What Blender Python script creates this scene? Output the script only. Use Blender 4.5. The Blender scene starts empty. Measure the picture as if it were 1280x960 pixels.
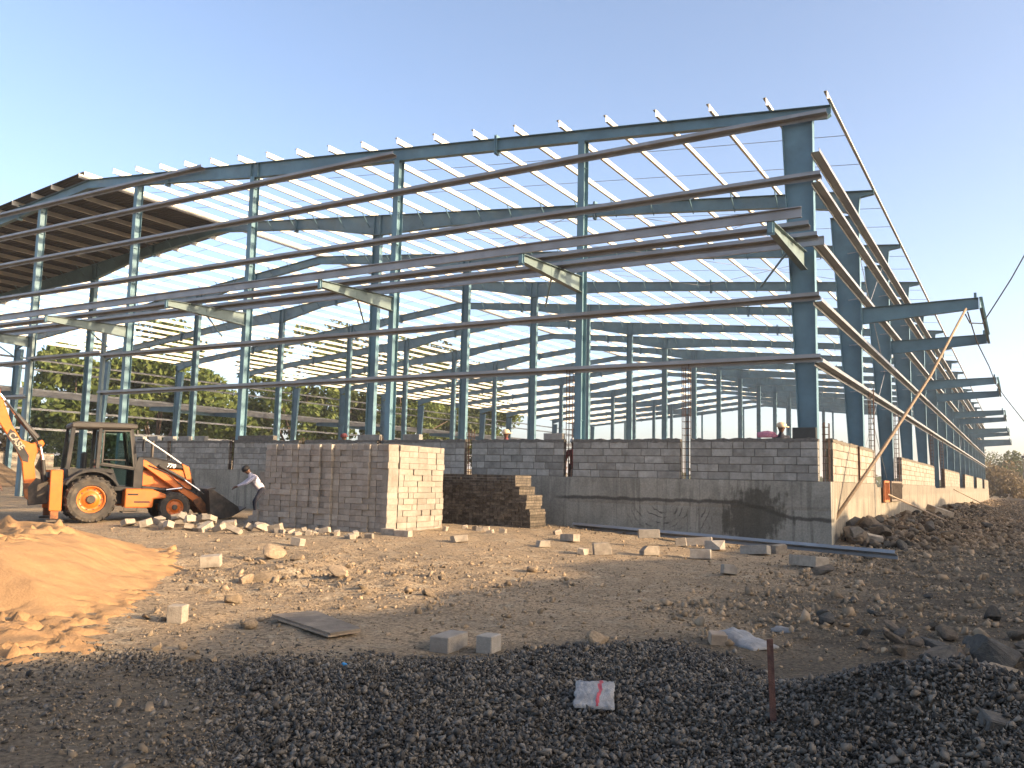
import bpy, bmesh, math, random
import numpy as np
from mathutils import Vector, Matrix
S = bpy.context.scene
C = S.collection
rad = math.radians

# ---------------------------------------------------------------- camera
F, YAW, PITCH, ROLL = 1078.97, -0.532377, 0.1085238, 0.0221426
fwv = Vector((math.sin(YAW)*math.cos(PITCH), math.cos(YAW)*math.cos(PITCH), math.sin(PITCH)))
r0 = Vector((math.cos(YAW), -math.sin(YAW), 0)); u0 = r0.cross(fwv)
rv = math.cos(ROLL)*r0 + math.sin(ROLL)*u0
uv = -math.sin(ROLL)*r0 + math.cos(ROLL)*u0
cam = bpy.data.cameras.new('camera'); co = bpy.data.objects.new('camera', cam); C.objects.link(co)
cam.sensor_width = 36; cam.sensor_fit = 'HORIZONTAL'; cam.lens = F/1280*36
cam.clip_start = .05; cam.clip_end = 6000
CAM = Vector((4.2371, -23.521, 1.6))
M4 = Matrix((rv, uv, -fwv)).transposed().to_4x4(); M4.translation = CAM
co.matrix_world = M4
S.camera = co

# ---------------------------------------------------------------- light
SUN_EL, SUN_A = rad(16.0), rad(8.0)          # elevation; angle from +X towards +Y
w = bpy.data.worlds.new('World'); S.world = w; w.use_nodes = True
nt = w.node_tree; nt.nodes.clear()
out = nt.nodes.new('ShaderNodeOutputWorld'); bg = nt.nodes.new('ShaderNodeBackground')
sky = nt.nodes.new('ShaderNodeTexSky'); sky.sky_type = 'NISHITA'; sky.sun_disc = False
sky.sun_elevation = SUN_EL; sky.sun_rotation = rad(90) - SUN_A
sky.air_density = 0.65; sky.dust_density = 3.5; sky.ozone_density = 0.3; sky.altitude = 300
bg.inputs['Strength'].default_value = 0.15
nt.links.new(sky.outputs[0], bg.inputs[0]); nt.links.new(bg.outputs[0], out.inputs[0])
sl = bpy.data.lights.new('sun', 'SUN'); sl.energy = 3.8; sl.angle = rad(0.55); sl.color = (1.0, 0.74, 0.47)
so = bpy.data.objects.new('sun', sl); C.objects.link(so)
so.rotation_euler = Vector((-math.cos(SUN_EL)*math.cos(SUN_A), -math.cos(SUN_EL)*math.sin(SUN_A), -math.sin(SUN_EL))).to_track_quat('-Z', 'Y').to_euler()
so.location = (40, 2, 20)
vs = S.view_settings; vs.view_transform = 'Standard'; vs.look = 'None'; vs.gamma = 1; vs.use_curve_mapping = False
vs.exposure = 1.58
S.render.engine = 'CYCLES'
S.cycles.max_bounces = 5; S.cycles.diffuse_bounces = 3; S.cycles.glossy_bounces = 2; S.cycles.transmission_bounces = 4
S.cycles.transparent_max_bounces = 6; S.cycles.caustics_reflective = False; S.cycles.caustics_refractive = False
S.cycles.use_denoising = True

# ---------------------------------------------------------------- helpers
R = random.Random(7); NR = np.random.RandomState(11)
def sm(t):
    t = np.clip(t, 0, 1); return t*t*(3-2*t)
def ground_h(x, y):
    return .23*sm(-x/9.)*sm((y+16)/14.)
def _hash(i, j, s):
    n = (i*374761393 + j*668265263 + s*1442695041) & 0xffffffff
    n = ((n ^ (n >> 13))*1274126177) & 0xffffffff
    return ((n ^ (n >> 16)) & 0xffff)/65535.
def vnoise(x, y, s=0):
    x = np.asarray(x, float); y = np.asarray(y, float)
    i = np.floor(x).astype(np.int64); j = np.floor(y).astype(np.int64)
    u = x-i; v = y-j; u = u*u*(3-2*u); v = v*v*(3-2*v)
    a = _hash(i, j, s); b = _hash(i+1, j, s); c = _hash(i, j+1, s); d = _hash(i+1, j+1, s)
    return (a+(b-a)*u)*(1-v) + (c+(d-c)*u)*v - .5
def fbm(x, y, s=0, o=4):
    t = 0; a = 1.; f = 1.
    for k in range(o):
        t = t + a*vnoise(x*f, y*f, s+k*17); a *= .5; f *= 2.03
    return t
def poly_dist(px, py, poly):
    """signed distance to a polygon (positive inside)"""
    px = np.asarray(px, float); py = np.asarray(py, float)
    d = np.full(px.shape, 1e9); ins = np.zeros(px.shape, bool)
    n = len(poly)
    for i in range(n):
        x1, y1 = poly[i]; x2, y2 = poly[(i+1) % n]
        ex, ey = x2-x1, y2-y1
        t = np.clip(((px-x1)*ex+(py-y1)*ey)/(ex*ex+ey*ey+1e-12), 0, 1)
        d = np.minimum(d, np.hypot(px-x1-t*ex, py-y1-t*ey))
        cnd = ((y1 > py) != (y2 > py))
        xi = x1 + (py-y1)*ex/(ey if abs(ey) > 1e-12 else 1e-12)
        ins ^= cnd & (px < xi)
    return np.where(ins, d, -d)

class MB:
    def __init__(s): s.v = []; s.f = []; s.mi = []; s.cm = 0
    def add(s, vs, fs):
        o = len(s.v); s.v += [tuple(p) for p in vs]
        for f in fs: s.f.append(tuple(i+o for i in f)); s.mi.append(s.cm)
        return s
    def box(s, x0, x1, y0, y1, z0, z1, M=None):
        vs = [Vector((x, y, z)) for z in (z0, z1) for y in (y0, y1) for x in (x0, x1)]
        if M is not None: vs = [M @ p for p in vs]
        return s.add(vs, [(0, 2, 3, 1), (4, 5, 7, 6), (0, 1, 5, 4), (2, 6, 7, 3), (0, 4, 6, 2), (1, 3, 7, 5)])
    def loft(s, rings, cap=True):
        n = len(rings[0]); vs = [p for r in rings for p in r]; fs = []
        for i in range(len(rings)-1):
            for j in range(n):
                k = (j+1) % n
                fs.append((i*n+j, i*n+k, (i+1)*n+k, (i+1)*n+j))
        if cap:
            fs.append(tuple(range(n-1, -1, -1))); fs.append(tuple((len(rings)-1)*n+j for j in range(n)))
        return s.add(vs, fs)
    def tube(s, pts, r, n=8, cap=True):
        pts = [Vector(p) for p in pts]; rings = []
        rr = r if isinstance(r, (list, tuple)) else [r]*len(pts)
        ref = None
        for i, p in enumerate(pts):
            t = (pts[min(i+1, len(pts)-1)] - pts[max(i-1, 0)]).normalized()
            if ref is None:
                ref = Vector((0, 0, 1)) if abs(t.z) < .9 else Vector((1, 0, 0))
            a = t.cross(ref).normalized(); b = a.cross(t).normalized(); ref = b
            rings.append([p + rr[i]*(math.cos(2*math.pi*k/n)*a + math.sin(2*math.pi*k/n)*b) for k in range(n)])
        return s.loft(rings, cap)
    def bar(s, p, q, wa, wb, up=(0, 0, 1)):
        p = Vector(p); q = Vector(q); t = (q-p).normalized(); up = Vector(up)
        a = t.cross(up).normalized(); b = a.cross(t)
        return s.loft([[c - a*wa/2 - b*wb/2, c + a*wa/2 - b*wb/2, c + a*wa/2 + b*wb/2, c - a*wa/2 + b*wb/2] for c in (p, q)])
    def prism(s, poly, d0, d1, fn):
        """poly of 2-D points extruded between d0 and d1; fn(u,v,d) -> 3-D"""
        return s.loft([[Vector(fn(u, v, d0)) for u, v in poly], [Vector(fn(u, v, d1)) for u, v in poly]])
    def lathe(s, prof, n, fn, cap=True):
        """prof: (radius, axial) list; fn(a, b, axial) -> 3-D"""
        return s.loft([[Vector(fn(r*math.cos(2*math.pi*k/n), r*math.sin(2*math.pi*k/n), ax)) for k in range(n)] for r, ax in prof], cap)
    def ibeam(s, tops, bots, wdir, fw=.2, tf=.014, tw=.01):
        w_ = Vector(wdir); T = [Vector(p) for p in tops]; B = [Vector(p) for p in bots]
        s.loft([[t + w_*tw/2, t - w_*tw/2, b - w_*tw/2, b + w_*tw/2] for t, b in zip(T, B)])
        for P, Q in ((T, B), (B, T)):
            rings = []
            for p, q in zip(P, Q):
                d = (p-q).normalized()
                rings.append([p - w_*fw/2, p + w_*fw/2, p + w_*fw/2 + d*tf, p - w_*fw/2 + d*tf])
            s.loft(rings)
        return s
    def mesh(s, name, smooth=False, bevel=0):
        me = bpy.data.meshes.new(name); me.from_pydata(s.v, [], s.f)
        if max(s.mi, default=0) > 0: me.polygons.foreach_set('material_index', s.mi)
        bm = bmesh.new(); bm.from_mesh(me); bmesh.ops.recalc_face_normals(bm, faces=bm.faces)
        if bevel: bmesh.ops.bevel(bm, geom=list(bm.edges), offset=bevel, segments=1, affect='EDGES', clamp_overlap=True)
        bm.to_mesh(me); bm.free()
        if smooth: me.polygons.foreach_set('use_smooth', [True]*len(me.polygons))
        me.update(); return me
    def build(s, name, mat, parent=None, smooth=False, bevel=0):
        return link(name, s.mesh(name, smooth, bevel), mat, parent)
def link(name, me, mat, parent=None, M=None):
    ms = mat if isinstance(mat, (list, tuple)) else [mat]
    if not me.materials:
        for m in ms: me.materials.append(m)
    o = bpy.data.objects.new(name, me); C.objects.link(o)
    if parent is not None: o.parent = parent
    if M is not None: o.matrix_local = M
    return o
def np_mesh(name, V, Fc, smooth=False):
    me = bpy.data.meshes.new(name); n = Fc.shape[1]
    me.vertices.add(len(V)); me.vertices.foreach_set('co', np.ascontiguousarray(V, np.float32).ravel())
    me.loops.add(Fc.size); me.loops.foreach_set('vertex_index', Fc.astype(np.int32).ravel())
    me.polygons.add(len(Fc)); me.polygons.foreach_set('loop_start', np.arange(0, Fc.size, n, dtype=np.int32))
    if smooth: me.polygons.foreach_set('use_smooth', np.ones(len(Fc), bool))
    me.update(calc_edges=True); me.validate(); return me
def empty(name, loc=(0, 0, 0), rz=0):
    o = bpy.data.objects.new(name, None); C.objects.link(o); o.location = loc; o.rotation_euler = (0, 0, rz); o.empty_display_size = .2
    return o
def tag(o, label=None, cat=None, group=None, kind=None):
    if label: o['label'] = label
    if cat: o['category'] = cat
    if group: o['group'] = group
    if kind: o['kind'] = kind
    return o
def TR(x, y, z, rx=0, ry=0, rz=0, s=(1, 1, 1)):
    return Matrix.Translation((x, y, z)) @ Matrix.Rotation(rz, 4, 'Z') @ Matrix.Rotation(ry, 4, 'Y') @ Matrix.Rotation(rx, 4, 'X') @ Matrix.Diagonal((*s, 1))

# ---------------------------------------------------------------- materials
def mat(name, col, rough=.7, metal=0., var=.15, scale=6., col2=None, mix_scale=1.2, mix_lo=.45, mix_hi=.65, bump=.0, bscale=40., rnd=0., spec=.4, coords='OBJ', stretch=(1, 1, 1), detail=6, isl=0.):
    m = bpy.data.materials.new(name); m.use_nodes = True; n = m.node_tree.nodes; L = m.node_tree.links
    b = n['Principled BSDF']; b.inputs['Roughness'].default_value = rough; b.inputs['Metallic'].default_value = metal
    b.inputs['Specular IOR Level'].default_value = spec
    if coords == 'WORLD':
        g = n.new('ShaderNodeNewGeometry'); src = g.outputs['Position']
    else:
        tc = n.new('ShaderNodeTexCoord'); oi = n.new('ShaderNodeObjectInfo')
        mu = n.new('ShaderNodeMath'); mu.operation = 'MULTIPLY'; mu.inputs[1].default_value = 57.; L.new(oi.outputs['Random'], mu.inputs[0])
        ad = n.new('ShaderNodeVectorMath'); ad.operation = 'ADD'; L.new(tc.outputs['Object'], ad.inputs[0]); L.new(mu.outputs[0], ad.inputs[1]); src = ad.outputs[0]
    if stretch != (1, 1, 1):
        vm = n.new('ShaderNodeVectorMath'); vm.operation = 'MULTIPLY'; vm.inputs[1].default_value = stretch; L.new(src, vm.inputs[0]); src = vm.outputs[0]
    def noise(sc, det=detail):
        t = n.new('ShaderNodeTexNoise'); t.inputs['Scale'].default_value = sc; t.inputs['Detail'].default_value = det; t.inputs['Roughness'].default_value = .6
        L.new(src, t.inputs['Vector']); return t.outputs['Fac']
    def ramp(f, lo, hi, a, c):
        r_ = n.new('ShaderNodeMapRange'); r_.inputs[1].default_value = lo; r_.inputs[2].default_value = hi; r_.inputs[3].default_value = a; r_.inputs[4].default_value = c
        L.new(f, r_.inputs[0]); return r_.outputs[0]
    base = n.new('ShaderNodeRGB'); base.outputs[0].default_value = (*col, 1); cur = base.outputs[0]
    if col2 is not None:
        mx = n.new('ShaderNodeMix'); mx.data_type = 'RGBA'; L.new(ramp(noise(mix_scale), mix_lo, mix_hi, 0, 1), mx.inputs[0])
        L.new(cur, mx.inputs[6]); mx.inputs[7].default_value = (*col2, 1); cur = mx.outputs[2]
    hv = n.new('ShaderNodeHueSaturation'); L.new(cur, hv.inputs['Color'])
    v = ramp(noise(scale), .3, .7, 1-var, 1+var)
    if rnd:
        rr = ramp(oi.outputs['Random'], 0, 1, 1-rnd, 1+rnd)
        mm = n.new('ShaderNodeMath'); mm.operation = 'MULTIPLY'; L.new(v, mm.inputs[0]); L.new(rr, mm.inputs[1]); v = mm.outputs[0]
    if isl:
        gi = n.new('ShaderNodeNewGeometry'); mm = n.new('ShaderNodeMath'); mm.operation = 'MULTIPLY'; L.new(v, mm.inputs[0]); L.new(ramp(gi.outputs['Random Per Island'], 0, 1, 1-isl, 1+isl), mm.inputs[1]); v = mm.outputs[0]
    L.new(v, hv.inputs['Value']); L.new(hv.outputs[0], b.inputs['Base Color'])
    if bump:
        bp = n.new('ShaderNodeBump'); bp.inputs['Strength'].default_value = min(1, bump*1.0); bp.inputs['Distance'].default_value = .02
        L.new(noise(bscale, 8), bp.inputs['Height']); L.new(bp.outputs[0], b.inputs['Normal'])
    return m
M = {}
M['steel'] = mat('steel_paint', (.108, .20, .242), .42, 0, .16, 1.5, col2=(.09, .165, .20), mix_scale=.7, spec=.45)
M['steel_lit'] = mat('steel_paint_sunlit', (.125, .17, .172), .5, 0, .14, 2.)  # same paint as the frame, with a sunlit tone put into its colour
M['galv'] = mat('galvanised_steel', (.27, .275, .28), .45, .35, .2, 3., col2=(.20, .195, .19), mix_scale=1.5, spec=.5)
M['purlin'] = mat('purlin_steel', (.55, .52, .46), .5, .15, .10, 2.)
M['sheet'] = mat('roof_sheet_metal', (.038, .037, .037), .55, .1, .1, 2.)
M['rod'] = mat('rod_steel', (.30, .31, .32), .5, .5)
M['block'] = mat('aac_block', (.285, .274, .243), .92, 0, .16, 9., col2=(.205, .195, .17), mix_scale=2.2, bump=.4, bscale=60, rnd=.22, spec=.2)
M['block_side'] = mat('aac_block_sunlit', (.295, .26, .21), .92, 0, .12, 9., col2=(.235, .20, .16), mix_scale=2.2, bump=.3, bscale=60, rnd=.12, spec=.2, isl=.08)  # warmer copy of the front block; sunlight of the side walls put into the colour
M['mortar'] = mat('mortar', (.125, .115, .10), .95, 0, .3, 14., bump=.6, bscale=50, spec=.15)
M['mortar_side'] = mat('mortar_sunlit', (.15, .13, .10), .95, 0, .2, 14., bump=.6, bscale=50, spec=.15)  # paler copy of the front mortar, sunlit tone painted in
M['cblock'] = mat('concrete_block', (.28, .25, .207), .92, 0, .14, 14., col2=(.235, .20, .16), mix_scale=3., bump=.5, bscale=90, rnd=.17, spec=.2, isl=.15)
M['cblock_pale'] = mat('pale_block', (.335, .285, .22), .92, 0, .18, 12., col2=(.24, .20, .155), mix_scale=4., bump=.6, bscale=70, rnd=.2, spec=.2)
M['paver'] = mat('paver_dark', (.115, .095, .072), .92, 0, .4, 13., col2=(.075, .063, .05), mix_scale=5., bump=.4, bscale=90, spec=.2, isl=.4)
M['rebar'] = mat('rebar_rust', (.085, .045, .03), .75, .2, .3, 10.)
M['rust'] = mat('rust_iron', (.115, .055, .04), .8, .1, .35, 20., col2=(.07, .04, .035), mix_scale=9, bump=.4, bscale=90)
M['bamboo'] = mat('weathered_pole', (.21, .15, .095), .75, 0, .25, 4., stretch=(6, 6, 1))
M['timber'] = mat('timber', (.30, .23, .16), .8, 0, .25, 6., bump=.3)
M['ply'] = mat('plywood_dusty', (.20, .16, .115), .9, 0, .25, 7., col2=(.145, .115, .083), mix_scale=3., bump=.5, bscale=30)
M['orange'] = mat('machine_orange', (.52, .125, .010), .42, 0, .12, 5., col2=(.40, .12, .025), mix_scale=2., mix_lo=.5, mix_hi=.75, spec=.5)
M['orange_worn'] = mat('worn_orange_rust', (.26, .10, .035), .75, .1, .35, 9., col2=(.12, .055, .03), mix_scale=6, bump=.3)
M['blackp'] = mat('black_plastic_dusty', (.016, .0145, .0135), .6, 0, .25, 4., col2=(.036, .031, .026), mix_scale=2.)
M['roofp'] = mat('cab_roof_grey', (.05, .043, .036), .6, 0, .15, 4.)
M['rubber'] = mat('tyre_rubber_dusty', (.042, .037, .031), .85, 0, .25, 8., col2=(.095, .076, .055), mix_scale=3.)
M['bucket'] = mat('bucket_steel', (.055, .048, .04), .5, .4, .3, 7., col2=(.12, .09, .065), mix_scale=2.5)
M['chrome'] = mat('chrome_rod', (.6, .6, .6), .2, .9, .05)
M['hose'] = mat('hydraulic_hose', (.03, .028, .026), .6)
M['dark'] = mat('dark_interior', (.02, .02, .02), .8)
M['white'] = mat('white_paint', (.75, .72, .66), .5, 0, .06)
M['sack'] = mat('woven_sack_white', (.30, .29, .275), .65, 0, .2, 12., col2=(.22, .205, .185), mix_scale=5., bump=.6, bscale=120)
M['sackb'] = mat('woven_sack_print_red', (.38, .05, .06), .6, 0, .15, 12.)
M['sackg'] = mat('woven_sack_print_grey', (.16, .16, .17), .6, 0, .5, 60.)
M['yellow'] = mat('yellow_sheet', (.75, .62, .03), .5, 0, .1)
M['blue'] = mat('blue_scrap', (.03, .20, .42), .5)
M['rock'] = mat('rock_brown', (.145, .115, .083), .93, 0, .25, 5., col2=(.105, .085, .065), mix_scale=3., bump=.7, bscale=25, rnd=.3, spec=.15)
M['rock_grey'] = mat('rock_grey', (.095, .088, .077), .93, 0, .25, 5., col2=(.12, .105, .082), mix_scale=3., bump=.7, bscale=25, rnd=.3, spec=.15)
M['rock_pale'] = mat('rock_pale', (.30, .225, .145), .93, 0, .25, 5., col2=(.23, .175, .115), mix_scale=3., bump=.7, bscale=25, rnd=.25, spec=.15)
M['gravel'] = mat('crushed_basalt', (.092, .081, .067), .8, 0, .3, 16., col2=(.13, .112, .088), mix_scale=1.6, spec=.25, coords='WORLD', isl=.75)
M['rubble'] = mat('rubble_mix', (.15, .118, .083), .95, 0, .3, 9., col2=(.10, .082, .062), mix_scale=1.5, coords='WORLD', spec=.15, isl=.5)
M['pebble'] = mat('pebble_dirt', (.27, .20, .128), .95, 0, .3, 9., col2=(.18, .14, .095), mix_scale=1.5, coords='WORLD', spec=.15, isl=.45)
M['sand'] = mat('orange_sand', (.375, .222, .104), .97, 0, .12, 4., col2=(.33, .198, .098), mix_scale=.9, bump=.55, bscale=30, spec=.1, coords='WORLD', detail=9)
M['bank'] = mat('shade_bank_earth', (.17, .12, .075), .95, 0, .25, .8, bump=.5, bscale=3., coords='WORLD', spec=.1)
M['bark'] = mat('bark', (.12, .085, .06), .9, 0, .3, 6., bump=.6, bscale=20)
M['skin'] = mat('skin', (.115, .058, .036), .6, 0, .06)
M['hair'] = mat('hair', (.012, .010, .009), .7)
M['shirt'] = mat('shirt_white', (.50, .46, .50), .85, 0, .07, 9.)
M['shirt_red'] = mat('shirt_maroon', (.16, .045, .045), .85, 0, .08, 9.)
M['shirt_teal'] = mat('shirt_teal', (.03, .22, .24), .85, 0, .08, 9.)
M['shirt_pink'] = mat('cloth_pink', (.42, .17, .22), .85, 0, .2, 20.)
M['trouser'] = mat('trousers_dark', (.018, .019, .03), .85, 0, .1)
M['shoe'] = mat('shoe', (.03, .022, .018), .7)
M['helmet'] = mat('helmet_pale', (.62, .47, .30), .4)
M['helmet_w'] = mat('helmet_white', (.7, .68, .62), .4)
M['cable'] = mat('cable_black', (.012, .012, .012), .6)
M['formwork'] = mat('formwork_orange', (.50, .17, .06), .6, .1, .25, 6.)
M['formwork_g'] = mat('formwork_grey', (.20, .16, .12), .7, .1, .3, 8.)
M['slab'] = mat('black_shutter', (.035, .038, .034), .6, 0, .2)
def leafmat(name, c, c2):
    m = bpy.data.materials.new(name); m.use_nodes = True; n = m.node_tree.nodes; L = m.node_tree.links
    b = n['Principled BSDF']; b.inputs['Roughness'].default_value = .6; b.inputs['Specular IOR Level'].default_value = .25
    g = n.new('ShaderNodeNewGeometry'); mx = n.new('ShaderNodeMix'); mx.data_type = 'RGBA'
    L.new(g.outputs['Random Per Island'], mx.inputs[0]); mx.inputs[6].default_value = (*c, 1); mx.inputs[7].default_value = (*c2, 1)
    L.new(mx.outputs[2], b.inputs['Base Color'])
    t = n.new('ShaderNodeBsdfTranslucent'); L.new(mx.outputs[2], t.inputs[0]); ms = n.new('ShaderNodeMixShader'); ms.inputs[0].default_value = .3
    L.new(b.outputs[0], ms.inputs[1]); L.new(t.outputs[0], ms.inputs[2]); L.new(ms.outputs[0], n['Material Output'].inputs[0])
    return m
M['leaf'] = leafmat('leaf_green', (.075, .115, .025), (.14, .165, .042))
M['leaf_dark'] = leafmat('leaf_dark', (.045, .068, .02), (.09, .105, .034))
M['leaf_dry'] = leafmat('leaf_dry', (.12, .085, .045), (.17, .13, .065))
mg = bpy.data.materials.new('cab_glass'); mg.use_nodes = True
b = mg.node_tree.nodes['Principled BSDF']; b.inputs['Base Color'].default_value = (.55, .68, .62, 1); b.inputs['Roughness'].default_value = .05; b.inputs['Transmission Weight'].default_value = 1; b.inputs['IOR'].default_value = 1.1
M['glass'] = mg

# ground: soil colours by patch
def ground_mat():
    m = bpy.data.materials.new('site_soil'); m.use_nodes = True; n = m.node_tree.nodes; L = m.node_tree.links
    b = n['Principled BSDF']; b.inputs['Roughness'].default_value = .97; b.inputs['Specular IOR Level'].default_value = .12
    g = n.new('ShaderNodeNewGeometry'); P = g.outputs['Position']
    def noise(sc, det=8, ro=.62):
        t = n.new('ShaderNodeTexNoise'); t.inputs['Scale'].default_value = sc; t.inputs['Detail'].default_value = det; t.inputs['Roughness'].default_value = ro; L.new(P, t.inputs['Vector']); return t.outputs['Fac']
    def mr(f, lo, hi, a=0., c=1.):
        q = n.new('ShaderNodeMapRange'); q.interpolation_type = 'SMOOTHSTEP'
        for i, v in enumerate((lo, hi, a, c)): q.inputs[i+1].default_value = v
        L.new(f, q.inputs[0]); return q.outputs[0]
    def mix(f, a, c):
        x = n.new('ShaderNodeMix'); x.data_type = 'RGBA'; L.new(f, x.inputs[0])
        for k, v in ((6, a), (7, c)):
            if isinstance(v, tuple): x.inputs[k].default_value = (*v, 1)
            else: L.new(v, x.inputs[k])
        return x.outputs[2]
    def math_(op, a, c):
        x = n.new('ShaderNodeMath'); x.operation = op
        for k, v in ((0, a), (1, c)):
            if isinstance(v, (int, float)): x.inputs[k].default_value = v
            else: L.new(v, x.inputs[k])
        return x.outputs[0]
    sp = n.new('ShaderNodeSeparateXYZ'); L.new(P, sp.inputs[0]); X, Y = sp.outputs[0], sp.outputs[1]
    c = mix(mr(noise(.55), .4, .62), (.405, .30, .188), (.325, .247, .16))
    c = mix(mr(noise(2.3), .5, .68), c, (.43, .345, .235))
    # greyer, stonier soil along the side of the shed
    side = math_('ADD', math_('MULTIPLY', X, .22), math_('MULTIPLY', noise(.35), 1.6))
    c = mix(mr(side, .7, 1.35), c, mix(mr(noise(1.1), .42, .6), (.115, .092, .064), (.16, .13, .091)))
    # darker, duller soil tone around the gravel
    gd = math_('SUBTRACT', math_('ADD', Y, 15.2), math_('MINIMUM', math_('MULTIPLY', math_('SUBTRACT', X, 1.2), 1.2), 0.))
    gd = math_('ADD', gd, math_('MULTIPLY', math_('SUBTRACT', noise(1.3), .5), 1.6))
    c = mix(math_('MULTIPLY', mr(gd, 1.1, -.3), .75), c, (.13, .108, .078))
    c = mix(mr(noise(9.), .52, .66), c, (.17, .132, .09))
    hv = n.new('ShaderNodeHueSaturation'); L.new(c, hv.inputs['Color']); L.new(mr(noise(26.),   .3, .72, .55, 1.35), hv.inputs['Value'])
    L.new(hv.outputs[0], b.inputs['Base Color'])
    bp = n.new('ShaderNodeBump'); bp.inputs['Strength'].default_value = 1.; bp.inputs['Distance'].default_value = .06
    L.new(math_('ADD', noise(14., 10, .7), math_('MULTIPLY', noise(55., 4), .4)), bp.inputs['Height']); L.new(bp.outputs[0], b.inputs['Normal'])
    return m
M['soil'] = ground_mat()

# cast concrete: pour joint, wet patch, runs and trowel arcs with shapes of their own
def concrete_mat(name, col, front):
    m = bpy.data.materials.new(name); m.use_nodes = True; n = m.node_tree.nodes; L = m.node_tree.links
    b = n['Principled BSDF']; b.inputs['Roughness'].default_value = .9; b.inputs['Specular IOR Level'].default_value = .2
    g = n.new('ShaderNodeNewGeometry'); P = g.outputs['Position']
    def vec(op, a, v):
        x = n.new('ShaderNodeVectorMath'); x.operation = op; L.new(a, x.inputs[0]); x.inputs[1].default_value = v; return x.outputs[0]
    def noise(sc, det=6, src=None, ro=.6):
        t = n.new('ShaderNodeTexNoise'); t.inputs['Scale'].default_value = sc; t.inputs['Detail'].default_value = det; t.inputs['Roughness'].default_value = ro; L.new(src or P, t.inputs['Vector']); return t.outputs['Fac']
    def mr(f, lo, hi, a=0., c=1.):
        q = n.new('ShaderNodeMapRange'); q.interpolation_type = 'SMOOTHSTEP'
        for i, v in enumerate((lo, hi, a, c)): q.inputs[i+1].default_value = v
        L.new(f, q.inputs[0]); return q.outputs[0]
    def mt(op, a, c=0.):
        x = n.new('ShaderNodeMath'); x.operation = op
        for k, v in ((0, a), (1, c)):
            if isinstance(v, (int, float)): x.inputs[k].default_value = v
            else: L.new(v, x.inputs[k])
        return x.outputs[0]
    def mix(f, a, c):
        x = n.new('ShaderNodeMix'); x.data_type = 'RGBA'; L.new(f, x.inputs[0])
        for k, v in ((6, a), (7, c)):
            if isinstance(v, tuple): x.inputs[k].default_value = (*v, 1)
            else: L.new(v, x.inputs[k])
        return x.outputs[2]
    sp = n.new('ShaderNodeSeparateXYZ'); L.new(P, sp.inputs[0]); X, Y, Z = sp.outputs
    dark = tuple(c*.72 for c in col)
    c = mix(mr(noise(.9), .4, .62), col, dark)
    # vertical runs
    st = noise(1., 5, vec('MULTIPLY', P, (5., 5., .35)))
    c = mix(mt('MULTIPLY', mr(st, .52, .64), .8), c, tuple(k*.55 for k in col))
    c = mix(mt('MULTIPLY', mr(noise(1., 4, vec('MULTIPLY', vec('ADD', P, (9., 4., 3.)), (3., 3., .4))), .55, .7), .5), c, tuple(min(1, k*1.3) for k in col))
    if front:
        # sloping pour joint
        zz = mt('ADD', mt('ADD', Z, mt('MULTIPLY', noise(2.2), -.16)), mt('MULTIPLY', mr(X, -2.6, -.6), .38))
        d = mt('ABSOLUTE', mt('SUBTRACT', zz, 1.0))
        jm = mt('MULTIPLY', mr(d, .02, .075, 1, 0), mr(X, -8.2, -7.6))
        c = mix(mt('MULTIPLY', jm, .85), c, (.055, .05, .043))
        # damp patch near the corner
        dx = mt('MULTIPLY', mt('ADD', X, 2.0), .85); dz = mt('MULTIPLY', mt('SUBTRACT', Z, .72), .95)
        dd = mt('ADD', mt('SQRT', mt('ADD', mt('MULTIPLY', dx, dx), mt('MULTIPLY', dz, dz))), mt('MULTIPLY', mt('ADD', mt('MULTIPLY', mt('SUBTRACT', noise(2.4, 8), .5), .75), mt('MULTIPLY', mt('SUBTRACT', noise(1., 6, vec('MULTIPLY', P, (7., 7., 1.2))), .5), .6)), 1.7))
        c = mix(mt('MULTIPLY', mr(dd, .55, .86, 1, 0), .85), c, (.062, .058, .045))
        # curved trowel smears
        wv = n.new('ShaderNodeTexWave'); wv.wave_type = 'RINGS'; wv.rings_direction = 'Y'; wv.inputs['Scale'].default_value = 2.1; wv.inputs['Distortion'].default_value = 5.; wv.inputs['Detail'].default_value = 3; wv.inputs['Detail Scale'].default_value = 1.4
        L.new(vec('ADD', P, (4.6, 0, -1.1)), wv.inputs['Vector'])
        box = mt('MULTIPLY', mt('MULTIPLY', mr(X, -5.9, -5.0), mr(X, -2.9, -3.4)), mt('MULTIPLY', mr(Z, .25, .4), mr(Z, .98, .75)))
        arc = mt('MULTIPLY', mt('MULTIPLY', mr(wv.outputs['Fac'], .80, .95), mr(noise(2.6), .44, .54)), box)
        c = mix(mt('MULTIPLY', arc, .8), c, (.06, .055, .048))
        # panel joints of the shuttering
        fr = mt('ABSOLUTE', mt('SUBTRACT', mt('FRACT', mt('MULTIPLY', mt('ADD', X, .35), .8)), .5))
        c = mix(mt('MULTIPLY', mr(fr, .006, .02, 1, 0), .3), c, (.10, .095, .085))
    else:
        fr = mt('ABSOLUTE', mt('SUBTRACT', mt('FRACT', mt('MULTIPLY', Y, .82)), .5))
        c = mix(mt('MULTIPLY', mr(fr, .012, .035, 1, 0), .45), c, tuple(k*.45 for k in col))
        band = mt('MULTIPLY', mr(mt('ADD', Z, mt('MULTIPLY', noise(1.6), .5)), 1.45, 1.52), .45)
        c = mix(band, c, tuple(k*.62 for k in col))
    hv = n.new('ShaderNodeHueSaturation'); L.new(c, hv.inputs['Color']); L.new(mr(noise(22.), .3, .7, .85, 1.13), hv.inputs['Value'])
    L.new(hv.outputs[0], b.inputs['Base Color'])
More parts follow.
